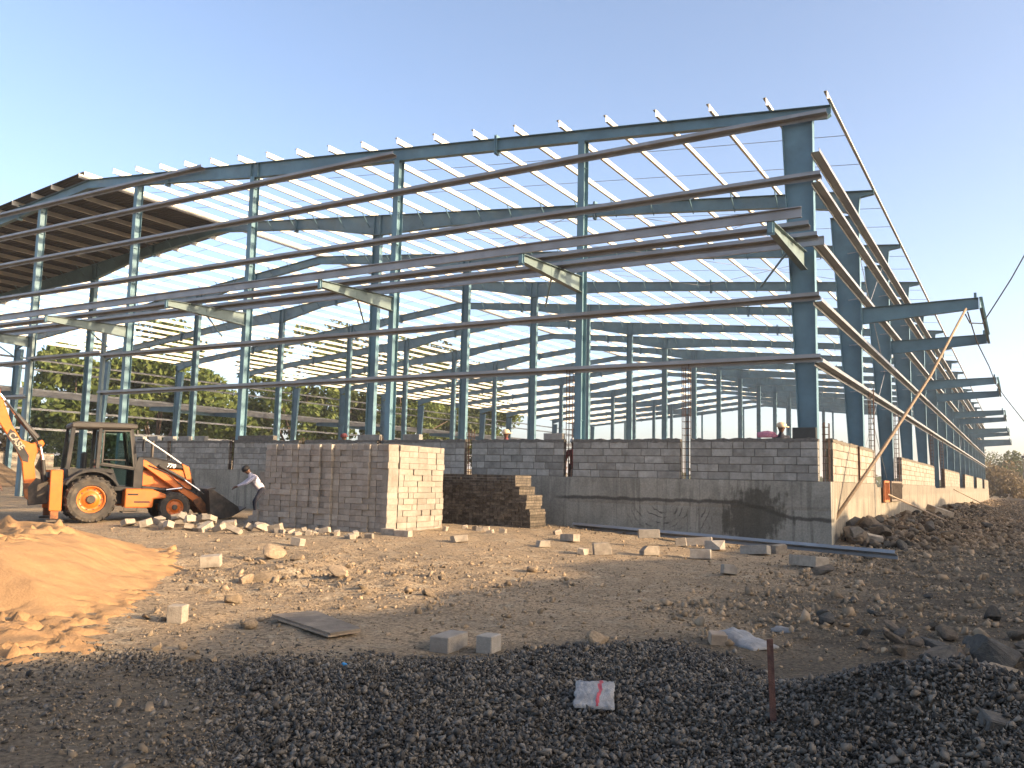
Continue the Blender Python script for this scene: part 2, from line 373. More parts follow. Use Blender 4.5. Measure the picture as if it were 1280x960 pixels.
    bp = n.new('ShaderNodeBump'); bp.inputs['Strength'].default_value = .45; bp.inputs['Distance'].default_value = .02
    L.new(noise(9., 10, None, .7), bp.inputs['Height']); L.new(bp.outputs[0], b.inputs['Normal'])
    return m
M['conc_front'] = concrete_mat('plinth_concrete_front', (.285, .268, .222), True)
M['conc_side'] = concrete_mat('plinth_concrete_side', (.285, .25, .195), False)

# ================================================================ TERRAIN
def grow(a, b, step, far, k=1.22):
    xs = list(np.arange(a, b+1e-6, step)); s = step; x = xs[-1]
    while x < far: s *= k; x += s; xs.append(x)
    s = step; x = xs[0]; lo = []
    while x > -far: s *= k; x -= s; lo.append(x)
    return np.array(lo[::-1]+xs)
def grid_mesh(name, xs, ys, zf, smooth=True):
    X, Y = np.meshgrid(xs, ys); Z = zf(X, Y)
    V = np.stack([X, Y, Z], -1).reshape(-1, 3); nx, ny = len(xs), len(ys)
    i = np.arange((ny-1)*(nx-1)); r_ = i//(nx-1); c_ = i % (nx-1); a = r_*nx+c_
    return np_mesh(name, V, np.stack([a, a+1, a+nx+1, a+nx], -1), smooth)
def near_w(X, Y):
    return np.clip(1-np.hypot((X+3)/22., (Y+11)/22.), 0, 1)
PILE = (3.75, -17.15)
def rough(X, Y):
    lit = np.exp(-(((X+5.5)/3.2)**2+((Y+13.2)/2.6)**2))      # churned rubble patch in front of the sand
    side = sm((X+.5)/2.)*sm((Y+17)/4.)
    return (.05*fbm(X*.6, Y*.6, 3, 4) + (.03+.13*lit+.06*side)*fbm(X*2.2, Y*2.2, 9, 5))*sm(near_w(X, Y)*3)
def gravel_h(X, Y):
    p = .46*np.exp(-(((X-PILE[0])/1.0)**2 + ((Y-PILE[1])/.75)**2)) + .22*np.exp(-(((X-4.6)/1.2)**2 + ((Y+18.2)/1.0)**2))
    return p
def terr(X, Y):
    h = ground_h(X, Y) + rough(X, Y)
    h = h + gravel_h(X, Y)*.92
    h = h + .42*sm(1-np.abs(X-.3)/2.1)*sm((Y+.5)/3.)*sm((70-Y)/10.)*(.75+.5*vnoise(X*.8, Y*.35, 5))   # spoil against the side plinth
    far = np.hypot(X, Y); h = h + 1.2*sm((far-160)/300)*fbm(X*.01, Y*.01, 21, 3)
    inside = (X < -.2) & (X > -30) & (Y > .1) & (Y < 126)
    return np.where(inside, np.minimum(h, .1), h)
def surf(x, y): return float(terr(np.array([x]), np.array([y]))[0])
gx = grow(-14, 6, .085, 2500); gy = grow(-21.5, 2, .085, 2500)
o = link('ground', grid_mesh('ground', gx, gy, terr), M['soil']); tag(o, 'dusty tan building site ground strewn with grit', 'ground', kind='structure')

# earth bank added out of view at the right to throw shade over the foreground
def bank(X, Y):
    top = 6.12 + .5*vnoise(Y*.22, X*0+3, 31) + .35*vnoise(Y*.7, X*0+1, 33) - 1.2*sm((Y-35)/40.) + .16*sm((-11-Y)/3.)
    g = np.clip(1-np.abs(X-18.5)/9.5, 0, 1)
    e = sm((Y+60)/14.)*sm((150-Y)/14.)
    return -.5 + (top+.5)*(g**.85)*e + .35*fbm(X*.5, Y*.5, 41, 4)*g
o = link('shade_bank_earth', grid_mesh('shade_bank_earth', np.arange(9, 28.01, .5), np.arange(-60, 150.1, .6), bank), M['bank']); tag(o, 'long bank of brown earth added out of view to shade the foreground', 'earth bank', kind='structure')

# orange sand heap with foot-marks
SF = [(-4.92, -18.29), (-4.65, -17.95), (-4.55, -17.47), (-5.18, -16.39), (-6.71, -14.64), (-7.91, -13.4), (-9.8, -12.3), (-13.0, -11.2), (-16, -11.6), (-22, -14), (-22, -24), (-6.2, -21.0)]
SO = [(-2.75, -19.75), (-2.57, -19.22), (-2.69, -18.86), (-3.10, -18.32), (-3.45, -17.81), (-4.20, -17.0), (-5.30, -15.9), (-6.7, -14.7), (-7.9, -13.3), (-9.8, -12.0), (-13, -10.9), (-17, -11.2), (-23, -14), (-23, -25), (-4, -22.5)]
PR = [(NR.uniform(-7.5, -2.7), NR.uniform(-20.5, -15.5), NR.uniform(0, 3.14), NR.uniform(.06, .13)) for _ in range(420)] + [(NR.uniform(-14, -7.), NR.uniform(-17.5, -12), NR.uniform(0, 3.14), NR.uniform(.1, .26)) for _ in range(120)]
def sandz(X, Y):
    d = poly_dist(X+.25*vnoise(X*1.1, Y*1.1, 50), Y+.25*vnoise(X*1.1, Y*1.1, 51), SF)
    do = poly_dist(X+.45*fbm(X*1.3, Y*1.3, 52, 4), Y+.45*fbm(X*1.3, Y*1.3, 53, 4), SO)
    crest = .62 - .2*sm((Y+16)/2.5)
    hp = crest*sm(d/2.0)**.9*(1-.62*sm((d-2.0)/1.6)) * (d > 0)
    flat = -.06 + .085*sm((do+.25)/.9)
    z = flat + hp
    pr = np.zeros_like(X)
    for (px, py, a, s) in PR:
        mk = (np.abs(X-px) < 2.6*s) & (np.abs(Y-py) < 2.6*s)
        if not mk.any(): continue
        u = (X[mk]-px)*math.cos(a)+(Y[mk]-py)*math.sin(a); v = -(X[mk]-px)*math.sin(a)+(Y[mk]-py)*math.cos(a)
        q = np.sqrt((u/(1.5*s))**2+(v/(.75*s))**2)
        pr[mk] += np.where(q < 1, -.75*s*(1-q*q), .26*s*np.exp(-((q-1.15)/.25)**2))
    face = sm(d/.5)*sm((2.1-d)/.5)
    z = z + pr*(1-face)*sm((do-.05)/.3) + .03*fbm(X*.9, Y*.9, 60, 2)*(1-.7*face) + .008*fbm(X*7., Y*7., 61, 3)*(1-.75*face)
    return ground_h(X, Y) + rough(X, Y) + z + .03*fbm(X*5., Y*5., 64, 2)*(np.abs(do) < .6)
sxs = np.concatenate([np.arange(-23, -10, .22), np.arange(-10, -2.2, .05)]); sys_ = np.concatenate([np.arange(-25, -21, .25), np.arange(-21, -10.2, .05)])
o = link('sand_heap', grid_mesh('sand_heap', sxs, sys_, sandz), M['sand']); tag(o, 'low heap of orange building sand pitted with footprints', 'sand', kind='stuff')

# ---- stones as merged shards
def stone_shapes(n, seed, flat=.8):
    out_ = []
    for k in range(n):
        rs_ = np.random.RandomState(seed+k); bm = bmesh.new()
        d_ = rs_.normal(size=(9, 3)); d_ /= np.linalg.norm(d_, axis=1)[:, None]; d_ *= rs_.uniform(.8, 1.15, (9, 1))*np.array([1.15, .9, flat])
        for p in d_: bm.verts.new(p)
        r_ = bmesh.ops.convex_hull(bm, input=list(bm.verts))
        bmesh.ops.delete(bm, geom=[v for v in bm.verts if not v.link_faces], context='VERTS')
        bmesh.ops.triangulate(bm, faces=bm.faces); bm.verts.index_update()
        out_.append((np.array([v.co[:] for v in bm.verts]), np.array([[v.index for v in f.verts] for f in bm.faces]))); bm.free()
    return out_
def scatter_mesh(name, P, size, shapes, rs):
    Vs = []; Fs = []; o_ = 0
    pick = rs.randint(0, len(shapes), len(P))
    for k, (Vv, Ff) in enumerate(shapes):
        idx = np.where(pick == k)[0]; m = len(idx)
        if not m: continue
        q = rs.normal(size=(m, 4)); q /= np.linalg.norm(q, axis=1)[:, None]
        a, b_, c_, d = q.T
        Rm = np.stack([1-2*(c_*c_+d*d), 2*(b_*c_-a*d), 2*(b_*d+a*c_), 2*(b_*c_+a*d), 1-2*(b_*b_+d*d), 2*(c_*d-a*b_), 2*(b_*d-a*c_), 2*(c_*d+a*b_), 1-2*(b_*b_+c_*c_)], -1).reshape(m, 3, 3)
        W = np.einsum('mij,vj->mvi', Rm, Vv)*size[idx][:, None, None] + P[idx][:, None, :]
        Vs.append(W.reshape(-1, 3)); nv = len(Vv)
        Fs.append((Ff[None]+np.arange(m)[:, None, None]*nv).reshape(-1, 3)+o_); o_ += m*nv
    return np_mesh(name, np.concatenate(Vs), np.concatenate(Fs))
SH = stone_shapes(14, 100); SHG = stone_shapes(14, 140, .48)
GP = [(-1.3, -18.6), (-.75, -17.85), (-.37, -17.05), (.39, -16.05), (1.33, -15.25), (2.1, -15.75), (2.55, -16.15), (3.0, -15.75), (3.45, -15.55), (4.05, -15.9), (4.9, -16.3), (6.5, -17.5), (6.5, -22.5), (.7, -22.5), (.45, -20.3), (-.1, -19.5), (-.85, -19.1)]
rs = np.random.RandomState(5)
n_ = 330000
px = rs.uniform(-5, 5.6, n_); py = rs.uniform(-21.8, -14.4, n_); fk = py > -20.74+(px+.52)*.684-.9; px, py = px[fk], py[fk]; n_ = len(px)
d = poly_dist(px+.35*vnoise(px*1.5, py*1.5, 70), py+.35*vnoise(px*1.5, py*1.5, 71), GP)
sparse = .08*((py < -18.3) | (d > -.5))*(.6+1.6*vnoise(px*.9, py*.9, 73)) + .34*np.exp(-((py+18.72+.18*(px+1.9))/.22)**2)*(px > -2.6)*(px < -.8)
keep = rs.uniform(size=n_) < np.clip(np.clip(sparse, .012, 1) + .98*sm((d+.38)/.75)*(.80+.75*vnoise(px*1.2, py*1.2, 72)), 0, 1)
# a second sparse spread at the lower left
px, py, d = px[keep], py[keep], d[keep]
keep = ~((px < -3.4) | ((d < -.15) & (py > -17.2))) | (rs.uniform(size=len(px)) < .03)
px, py, d = px[keep], py[keep], d[keep]
sz = np.clip(rs.lognormal(math.log(.0138), .36, len(px)), .006, .036)
pz = terr(px, py) + rs.uniform(-.2, 1.5, len(px))*sz*np.where(d > .2, 1.0, .5) + .012*sm(d/.3)
o = link('gravel', scatter_mesh('gravel', np.stack([px, py, pz], -1), sz, SHG, rs), M['gravel']); tag(o, 'dark crushed stone gravel spread and heaped on the ground', 'gravel', kind='stuff')
# grit and clods over the dirt
n_ = 105000
px = rs.uniform(-16, 6, n_); py = -20.5 + 45*rs.uniform(size=n_)**1.5
dd = poly_dist(px, py, SO); lit = np.exp(-(((px+5.0)/3.6)**2+((py+13.0)/2.8)**2)); side = sm((px+.6)/1.5)*sm((py+16)/3.)
den = np.clip(.15 + .75*lit*(1+1.4*vnoise(px*.9, py*.9, 81)) + .65*side*(1+1.2*vnoise(px*.6, py*.6, 82)) + .5*vnoise(px*.7, py*.7, 80) + .35*np.exp(-((py+2.5+.1*px)/1.2)**2), .03, 1)*np.where(dd > .35, .0, np.where(dd > 0, .45*(1-dd/.35), 1))*((py < -.1) | (px > .15))*((py < 1) | (px > .1))
k = (rs.uniform(size=n_) < den); px, py = px[k], py[k]
lit = lit[k]; side = side[k]
sz = np.clip(rs.lognormal(math.log(.0105), .65, len(px)), .005, .065)*(1+.35*lit+.7*side)*(1+.5*sm((py+4)/10.))
qx = rs.uniform(.3, 9, 7000); qy = 18+105*rs.uniform(size=7000)**1.3; qs = np.clip(rs.lognormal(math.log(.055), .5, 7000), .02, .22)
px = np.concatenate([px, qx]); py = np.concatenate([py, qy]); sz = np.concatenate([sz, qs])
fx = rs.uniform(-9, 5.5, 60000); fy = -20.3+14*rs.uniform(size=60000)**1.2; fd = poly_dist(fx, fy, SO); fg = poly_dist(fx, fy, GP)
fk = (fd < .05) & (fg < .1) & (rs.uniform(size=60000) < np.clip(.55+1.1*vnoise(fx*1.1, fy*1.1, 85)+.8*vnoise(fx*4, fy*4, 86), .05, 1)); fx, fy = fx[fk], fy[fk]; fs_ = np.clip(rs.lognormal(math.log(.0062), .4, len(fx)), .003, .016)
px = np.concatenate([px, fx]); py = np.concatenate([py, fy]); sz = np.concatenate([sz, fs_])
o = link('grit', scatter_mesh('grit', np.stack([px, py, terr(px, py)+sz*.25], -1), sz, SH, rs), M['pebble']); tag(o, 'small stones and clods littering the bare soil', 'grit', kind='stuff')

# ================================================================ STEEL SHED
WID, NB, BAY, Y0, SP = 66.3, 16, 7.82, .32, 7.367
EAVE, SLOPE, RIDGE = 11.92, .0973, -33.15
def ztop(x): return EAVE + SLOPE*(-x if x >= RIDGE else WID+x)
shed = empty('steel_shed'); tag(shed, 'unfinished blue steel portal frame shed with bare roof purlins and girts', 'shed')
YF = [Y0 + BAY*k for k in range(NB+1)]
ST = M['steel']
def mir(x): return -WID - x
def prof(x, tab):
    return float(np.interp(x, [t[0] for t in tab], [t[1] for t in tab]))
TAB = [(-.15, .10), (.30, .20), (.36, .86), (1.15, .64), (2.6, .47), (8, .45), (14, .50), (18, .63), (22.1, .95), (26, .52), (33.15, .45)]
TAB0 = [(-.12, .22), (0, .30), (1.1, .30), (7, .34), (14, .42), (20, .56), (22.1, .58), (25, .52), (33.15, .40)]
def rafter_mesh(tab, x0, side):
    xs = sorted(set([x0]+[t[0] for t in tab if t[0] > x0]+[5, 11, 30]))
    T = []; B = []
    for x in xs:
        X = -x if side > 0 else -WID+x
        T.append((X, 0, ztop(X)-.014)); B.append((X, 0, ztop(X)-.014-prof(x, tab)))
    mb = MB().ibeam(T, B, (0, 1, 0), .22, .016, .012)
    for x in (10.6, 27.5):                                 # bolted splice plates
        X = -x if side > 0 else -WID+x; p = prof(x, tab)
        for dx in (-.03, .03): mb.box(X+dx-.014, X+dx+.014, -.12, .12, ztop(X)-p-.16, ztop(X)+.12)
    for x in (22.1,):
        X = -x if side > 0 else -WID+x; p = prof(x, tab)
        for dx in (-.2, .2): mb.box(X+dx-.006, X+dx+.006, -.10, .10, ztop(X)-p, ztop(X)-.02)
    return mb.mesh('rafter')
RM = {}
for side in (1, -1):
    RM[(0, side)] = rafter_mesh(TAB0, -.12, side); RM[(1, side)] = rafter_mesh(TAB, -.15, side)
for k in range(NB+1):
    for side in (1, -1):
        link('rafter', RM[(0 if k in (0, NB) else 1, side)], ST, shed, TR(0, YF[k], 0))
def col_mesh(side, end):
    s_ = 1 if side > 0 else -1
    z1 = ztop(-.7) - (.36 if end else .92)
    def X(x): return x if side > 0 else mir(x)
    zs = [0, 3, z1]; ins = [.40, .46, .80 if end else .92]
    mb = MB().ibeam([(X(-.37), 0, z) for z in zs], [(X(-.37-i), 0, z) for z, i in zip(zs, ins)], (0, 1, 0), .26, .016, .012)
    mb.box(*sorted((X(-.30), X(-1.0))), -.2, .2, .0, .03)
    if not end:
        mb.box(*sorted((X(-.34), X(-1.32))), -.14, .14, z1, z1+.015)
    return mb.mesh('column')
CM = {(s, e): col_mesh(s, e) for s in (1, -1) for e in (0, 1)}
for k in range(NB+1):
    for s in (1, -1): link('column', CM[(s, 1 if k in (0, NB) else 0)], ST, shed, TR(0, YF[k], 0))
# inner columns under the deep points of each rafter
def icol():
    z1 = ztop(-22.1) - .96
    return MB().ibeam([(.21, 0, 0), (.21, 0, z1)], [(-.21, 0, 0), (-.21, 0, z1)], (0, 1, 0), .24, .014, .01).box(-.27, .27, -.13, .13, z1-.02, z1).mesh('inner_column')
ic = icol()
for k in range(1, NB):
    for x in (-22.1, -44.2): link('inner_column', ic, ST, shed, TR(x, YF[k], 0))
# wind columns of both gable ends, flanges to the front and rear
for y in (YF[0], YF[NB]):
    for i in range(1, 9):
        x = -SP*i; xx = -x if x > RIDGE else WID+x
        z1 = ztop(x) - prof(xx, TAB0) - .016
        mb = MB().ibeam([(0, -.15, 0), (0, -.15, z1)], [(0, .15, 0), (0, .15, z1)], (1, 0, 0), .22, .012, .008)
        for zc in np.arange(3.4, z1-.4, 1.6): mb.box(.004, .012+.06, -.13, .10, zc, zc+.01)
        mb.build('wind_column', ST, shed).matrix_local = TR(x, y, 0)
# roof purlins: Z sections running the whole length
def zsec(mb, axis, a0, a1, h=.20, fl=.07, t=.006, lip=.02, up=(0, 0, 1), side=1):
    """Z section centred at the origin, running along axis from a0 to a1"""
    def bx(u0, u1, v0, v1):
        if axis == 'Y': mb.box(u0, u1, a0, a1, v0, v1)
        else: mb.box(a0, a1, u0, u1, v0, v1)
    s_ = side
    bx(-t/2, t/2, -h/2, h/2)
    bx(*sorted((s_*t/2, s_*fl)), h/2-t, h/2); bx(*sorted((-s_*t/2, -s_*fl)), -h/2, -h/2+t)
    bx(*sorted((s_*(fl-t), s_*fl)), h/2-lip-t, h/2-t); bx(*sorted((-s_*(fl-t), -s_*fl)), -h/2+t, -h/2+t+lip)
    return mb
pz = zsec(MB(), 'Y', -.14, YF[NB]+.4, .24, .08, .008, side=-1).mesh('purlin')
PX = [.10 - 1.625*i for i in range(21)]
PX[-1] = RIDGE+.22
for i, x in enumerate(PX):
    for xx in (x, mir(x)):
        link('purlin', pz, M['purlin'], shed, TR(xx, 0, ztop(max(min(xx, 0), -WID))+.132))
# sag rods between purlins, and short fly braces to the rafter's lower flange
def roof_rod(y, side):
    mb = MB(); xs = PX if side > 0 else [mir(x) for x in PX]
    mb.tube([(xs[0], y, ztop(min(max(xs[0], -WID), 0))+.10), (xs[-1], y, ztop(xs[-1])+.10)], .011, 5)
    return mb
for k in range(9):
    for t in (.33, .67):
        for side in (1, -1):
            if side < 0 and k == 0: continue
            roof_rod(YF[k]+BAY*t, side).build('sag_rod', M['rod'], shed)
fm = MB().tube([(0, 0, .02), (0, .62, -.58)], .022, 5).mesh('fly_brace')
far_fb = MB()
for k in range(1, NB):
    for i in range(1, 20):
        for s in (1, -1):
            x = PX[i] if s > 0 else mir(PX[i])
            if k <= 7:
                link('fly_brace', fm, ST, shed, TR(x+.01, YF[k]-.62, ztop(x)+.02, 0, 0, 0))
            elif s > 0:
                far_fb.tube([(x+.01, YF[k]-.62, ztop(x)+.04), (x+.01, YF[k], ztop(x)-.55)], .022, 4)
tag(far_fb.build('fly_braces_far', ST, shed), kind='stuff')
# diagonal brace rods in the roof of two bays
for k in (1, 2, 8):
    for x0, x1 in ((-1.5, -11.), (-11., -21.8)):
        for a, c in ((0, 1), (1, 0)):
            MB().tube([(x0, YF[k+a], ztop(x0)-.2), (x1, YF[k+c], ztop(x1)-.2)], .013, 5).build('brace_rod', M['rod'], shed)
# side wall brace rods
for k in (1, 8):
    for z0, z1 in ((1.8, 6.4), (6.4, 11.)):
        for a, c in ((0, 1), (1, 0)):
            MB().tube([(-.6, YF[k+a], z0), (-.6, YF[k+c], z1)], .013, 5).build('brace_rod', M['rod'], shed)
# roof sheets already laid on the far slope at the front
def sheet_mesh():
    mb = MB(); prof_ = []
    for i in range(5):
        y = i*.2; prof_ += [(y, 0), (y+.12, 0), (y+.14, .03), (y+.18, .03)]
    prof_.append((1.0, 0))
    xa, xb = RIDGE+.02, -WID-.4
    za, zb = ztop(RIDGE)+.262, EAVE-.04+.262
    vs = []
    for dz in (0, .006):
        for (x, z) in ((xa, za), (xb, zb)): vs += [(x, y, z+h+dz) for y, h in prof_]
    n = len(prof_); fs = []
    for i in range(n-1):
        fs += [(i, i+1, n+i+1, n+i), (2*n+i, 3*n+i, 3*n+i+1, 2*n+i+1)]
    return mb.add(vs, fs).mesh('roof_sheet')
sm_ = sheet_mesh()
for i in range(10): link('roof_sheet', sm_, M['sheet'], shed, TR(0, -.1+.998*i, .002*(i % 2)))
# girts: Z sections laid flat, outer flange up and inner flange down
def zflat(mb, axis, a0, a1, out_s, w_=.22, fl=.095, t=.006):
    def bx(u0, u1, v0, v1):
        u0, u1 = sorted((u0, u1))
        if axis == 'Y': mb.box(u0, u1, a0, a1, v0, v1)
        else: mb.box(a0, a1, u0, u1, v0, v1)
    o_ = out_s*w_/2
    bx(-o_, o_, -t/2, t/2); bx(o_, o_-out_s*t, t/2, fl); bx(-o_, -o_+out_s*t, -fl, -t/2)
    bx(o_-out_s*t, o_-out_s*.022, fl-t, fl); bx(-o_+out_s*t, -o_+out_s*.022, -fl, -fl+t)
    return mb
# front girts
def girt(x0, x1, y, z, parent=shed, mt='galv', h=.2):
    zflat(MB(), 'X', x0, x1, -1).build('girt', M[mt], parent).matrix_local = TR(0, y, z)
YG = .05
JL, JR = -36.45, -30.9
girt(RIDGE-8.2, RIDGE+8.2, YG, 14.30); girt(RIDGE-18.4, RIDGE+18.4, YG, 13.06)
girt(-WID, .06, YG, 11.62); girt(-WID, -.12, YG, 9.92)
for z in (6.60, 4.94):
    girt(JR, -.2, YG, z); girt(-WID, JL, YG, z)
girt(JL, JR, YG, 6.74)
for x in (JR, JL): zz = MB().box(-.10, .10, -.06, .06, .05, 8.1).box(-.10, -.085, .06, .10, .05, 8.1).build('door_post', M['steel_lit'], shed); zz.matrix_local = TR(x, .12, 0)
# side girts, both long sides
def sgirt(x, z, y0, y1, s):
    zflat(MB(), 'Y', y0, y1, s).build('girt', M['galv'], shed).matrix_local = TR(x, 0, z)
for s, x in ((1, -.23), (-1, -WID+.23)):
    for z in (4.80, 6.42, 8.02, 9.68, 10.52): sgirt(x, z, -.12, YF[NB]+.2, s)
gb = MB().tube([(0, 0, 0), (-.55, .34, .03)], .014, 5).mesh('girt_brace')
for k in range(1, 9):
    for z in (4.8, 6.42, 8.02, 9.68): link('girt_brace', gb, M['rod'], shed, TR(-.2, YF[k]-.45, z))
# front canopy: tapered brackets, raised fascia and three lighter runners
for i in range(0, 9):
    x = -.62 if i == 0 else -SP*i
    mb = MB().ibeam([(x, .18, 7.86), (x, -3.45, 7.70)], [(x, .18, 7.38), (x, -3.45, 7.50)], (0, 0, 0) if 0 else (1, 0, 0), .18, .012, .01)
    mb.box(x-.01, x+.01, -1.7, -1.69, 7.46, 7.78)
    br = mb.build('canopy_bracket', M['steel_lit'], shed)
    MB().box(x-.09, x+.09, -3.47, -3.462, 7.40, 7.95).box(x-.05, x+.05, -3.51, -3.475, 7.45, 7.95).build('stub', ST, br)
    if i < 8:
        MB().tube([(x-.05, -1.6, 7.45), (x-1.15, .1, 7.0)], .03, 6).build('stay', ST, br)
for y, z, h in ((-3.55, 7.84, .24), (-2.28, 7.88, 0), (-1.25, 7.88, 0), (-.42, 7.97, .22)):
    (zsec(MB(), 'X', -WID-.5, .10 if y < -3 else .02, h, .07, .007, side=-1) if h else zflat(MB(), 'X', -WID-.5, .02, -1)).build('canopy_runner', M['galv'], shed).matrix_local = TR(0, y, z)
# side canopies over the loading gaps
for k in (1, 4, 7, 10, 13):
    for s in (1, -1):
        def X(x): return x if s > 0 else mir(x)
        for kk in (k, k+1):
            y = YF[kk]
            mb = MB().ibeam([(X(-.34), y, 7.74), (X(3.25), y, 7.80)], [(X(-.34), y, 7.20), (X(3.25), y, 7.46)], (0, 1, 0), .18, .012, .01)
            mb.box(*sorted((X(-.35), X(-.32))), y-.13, y+.13, 7.0, 7.9)
            cb = mb.build('canopy_beam', ST, shed)
            MB().box(*sorted((X(3.12), X(3.2))), y-.05, y+.05, 7.815, 7.98).build('stub', ST, cb)
        mb = MB(); mb.box(*sorted((X(3.27), X(3.285))), YF[k]-.1, YF[k+1]+.1, 7.44, 7.82)
        for z in (7.44, 7.806): mb.box(*sorted((X(3.285), X(3.37))), YF[k]-.1, YF[k+1]+.1, z, z+.014)
        mb.build('canopy_fascia', M['steel'], shed)
# continuous canopy along the far long side
mb = MB().box(-WID-3.2, -WID-3.1, 0, YF[NB], 7.75, 8.25); mb.build('canopy_fascia', M['galv'], shed)
for dx in (-1.0, -2.0): zsec(MB(), 'Y', 0, YF[NB], .2, .07, .007).build('canopy_runner', M['galv'], shed).matrix_local = TR(-WID+dx, 0, 7.95)

# ================================================================ PLINTH AND BLOCK WALLS
ZP = 1.68
pl = empty('concrete_plinth'); tag(pl, 'rough cast concrete plinth with damp stains under the block walls', 'plinth')
def slab_grid(name, fn, nu, nv, mat_, th):
    """a slab with a slightly wavy face: fn(u, v, d) -> point"""
    V = []; Fc = []
    us = np.linspace(0, 1, nu); vs_ = np.linspace(0, 1, nv)
    mb = MB(); idx = {}
    vv = []
    for d_ in (0, 1):
        for j, v in enumerate(vs_):
            for i, u in enumerate(us): vv.append(fn(u, v, d_))
    n = nu*nv; fs = []
    for d_ in (0, 1):
        for j in range(nv-1):
            for i in range(nu-1):
                a = d_*n+j*nu+i; q = (a, a+1, a+nu+1, a+nu); fs.append(q if d_ else q[::-1])
    for i in range(nu-1):
        fs.append((i, i+1, n+i+1, n+i)); a = (nv-1)*nu+i; fs.append((a, n+a, n+a+1, a+1))
    for j in range(nv-1):
        a = j*nu; fs.append((a, n+a, n+a+nu, a+nu)); a = j*nu+nu-1; fs.append((a, a+nu, n+a+nu, n+a))
    mb.add(vv, fs); return mb.build(name, mat_, pl)
XL = -29.4
def f_front(u, v, d):
    x = XL + (0-XL)*u; z = -.4 + (ZP+.4)*v
    wob = .012*float(vnoise(x*.9, z*1.5, 90)) + .014*(1 if (x < -7.6) else 0) + .03*(z < 1.0)*(x > -7.6)*.6
    if v == 1: z += .018*float(vnoise(x*2.5, 0, 91))
    return (x, -.03+wob if d == 0 else .40, z)
slab_grid('front_face', f_front, 150, 26, M['conc_front'], .4)
def f_side(u, v, d):
    y = .403 + (YF[NB]+.6-.403)*u; z = -.4 + (ZP+.4)*v
    if v == 1:
        z += .015*float(vnoise(y*2.5, 0, 92))
        for k in (1, 4, 7, 10, 13):
            if YF[k]+.2 < y < YF[k+1]-.2: z -= .12
    return (.0+.02*float(vnoise(y*.8, z, 93)) if d == 0 else -.36, y, z)
slab_grid('side_face', f_side, 420, 9, M['conc_side'], .4)
def f_far(u, v, d):
    y = .4 + (YF[NB]+.2)*u; z = -.4 + (ZP+.4)*v
    return (-WID+.3 if d == 0 else -WID-.05, y, z)
slab_grid('far_face', f_far, 3, 2, M['conc_side'], .4)
# earth filled in behind the plinth
def fillz(X, Y): return 1.30*sm((X+34)/5.5) + .05*fbm(X*.7, Y*.7, 95, 3) + .02
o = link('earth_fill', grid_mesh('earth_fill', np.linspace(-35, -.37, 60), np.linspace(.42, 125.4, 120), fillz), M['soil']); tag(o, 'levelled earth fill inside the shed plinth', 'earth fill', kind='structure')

BL, BH, BT, JT = .60, .196, .20, .016
CRS = 5
blk_cache = {}
def block_mesh(L_, H_, T_, mt, nm='block'):
    key = (round(L_, 2), round(H_, 3), round(T_, 3), mt.name)
    if key not in blk_cache:
        me = MB().box(0, L_, 0, T_, 0, H_).mesh(nm, bevel=.006); me.materials.append(mt); blk_cache[key] = me
    return blk_cache[key]
def block_wall(length, Mx, label, bm_, mm_, single=True, cap=True, seed=0, courses=CRS):
    """a wall panel from local x=0..length, outer face at y=0; Mx places it"""
    rr = random.Random(seed)
    wl = empty('block_wall'); wl.matrix_world = Mx; tag(wl, label, 'wall', 'unfinished block wall panels on the plinth')
    hh = courses*(BH+JT)
    MB().box(.008, length-.008, .020, BT-.020, 0, hh).build('mortar', mm_, wl)
    mb = MB()
    for c in range(courses):
        x = 0; first = rr.choice((.2, .3, .4, .6)) if c % 2 else rr.choice((.6, .45, .5)); z = JT + c*(BH+JT)
        while x < length-.05:
            L_ = first if x == 0 else (BL if rr.random() < .8 else rr.choice((.4, .3, .45))); L_ = min(L_, length-x)
            if length-x-L_ < .08: L_ = length-x
            L_ = round(L_, 2); dy = rr.uniform(-.006, .006)
            if single:
                ob = bpy.data.objects.new('block', block_mesh(L_-JT, BH, BT, bm_)); C.objects.link(ob); ob.parent = wl
                ob.matrix_local = TR(x+JT/2, dy, z+rr.uniform(-.003, .003), 0, 0, rr.uniform(-.006, .006))
            else: mb.box(x+JT/2, x+L_-JT/2, dy, BT+dy, z, z+BH)
            x += L_
    if not single: tag(mb.build('blocks', bm_, wl), kind='stuff')
    if cap:                                                    # uneven bed of mortar left on the top course
        n = int(length/.12)+2; top = []
        for i in range(n):
            xx = length*i/(n-1); z = hh + .055 + .045*rr.random()
            top.append([Vector((xx, -.006-.008*rr.random(), hh-.01-.03*rr.random()*(rr.random() < .5))), Vector((xx, BT+.006, hh-.01)), Vector((xx, BT-.02, z)), Vector((xx, .012, z+rr.uniform(-.012, .012)))])
        m2 = MB(); m2.loft(top); m2.build('mortar_bed', mm_, wl)
    return wl
PAN = [(-.30, -3.75), (-4.06, -7.43), (-7.74, -11.08), (-11.36, -14.72), (-15.03, -18.40), (-18.72, -22.08), (-22.38, -25.72), (-26.02, -29.2)]
LAB = ['grey block wall panel at the sunlit corner, under the black shutter', 'grey block wall panel between the two tall rebar cages', 'grey block wall panel with one loose block on its left top', 'grey block wall panel partly hidden by the dark paver stack', 'grey block wall panel hidden behind the tall block stack', 'grey block wall panel behind the bending worker', 'grey block wall panel behind the loader bucket', 'grey block wall panel behind the machine bonnet']
for i, (xr, xl) in enumerate(PAN):
    block_wall(xr-xl, TR(xl, 0, ZP-.004), LAB[i], M['block'], M['mortar'], True, True, 20+i)
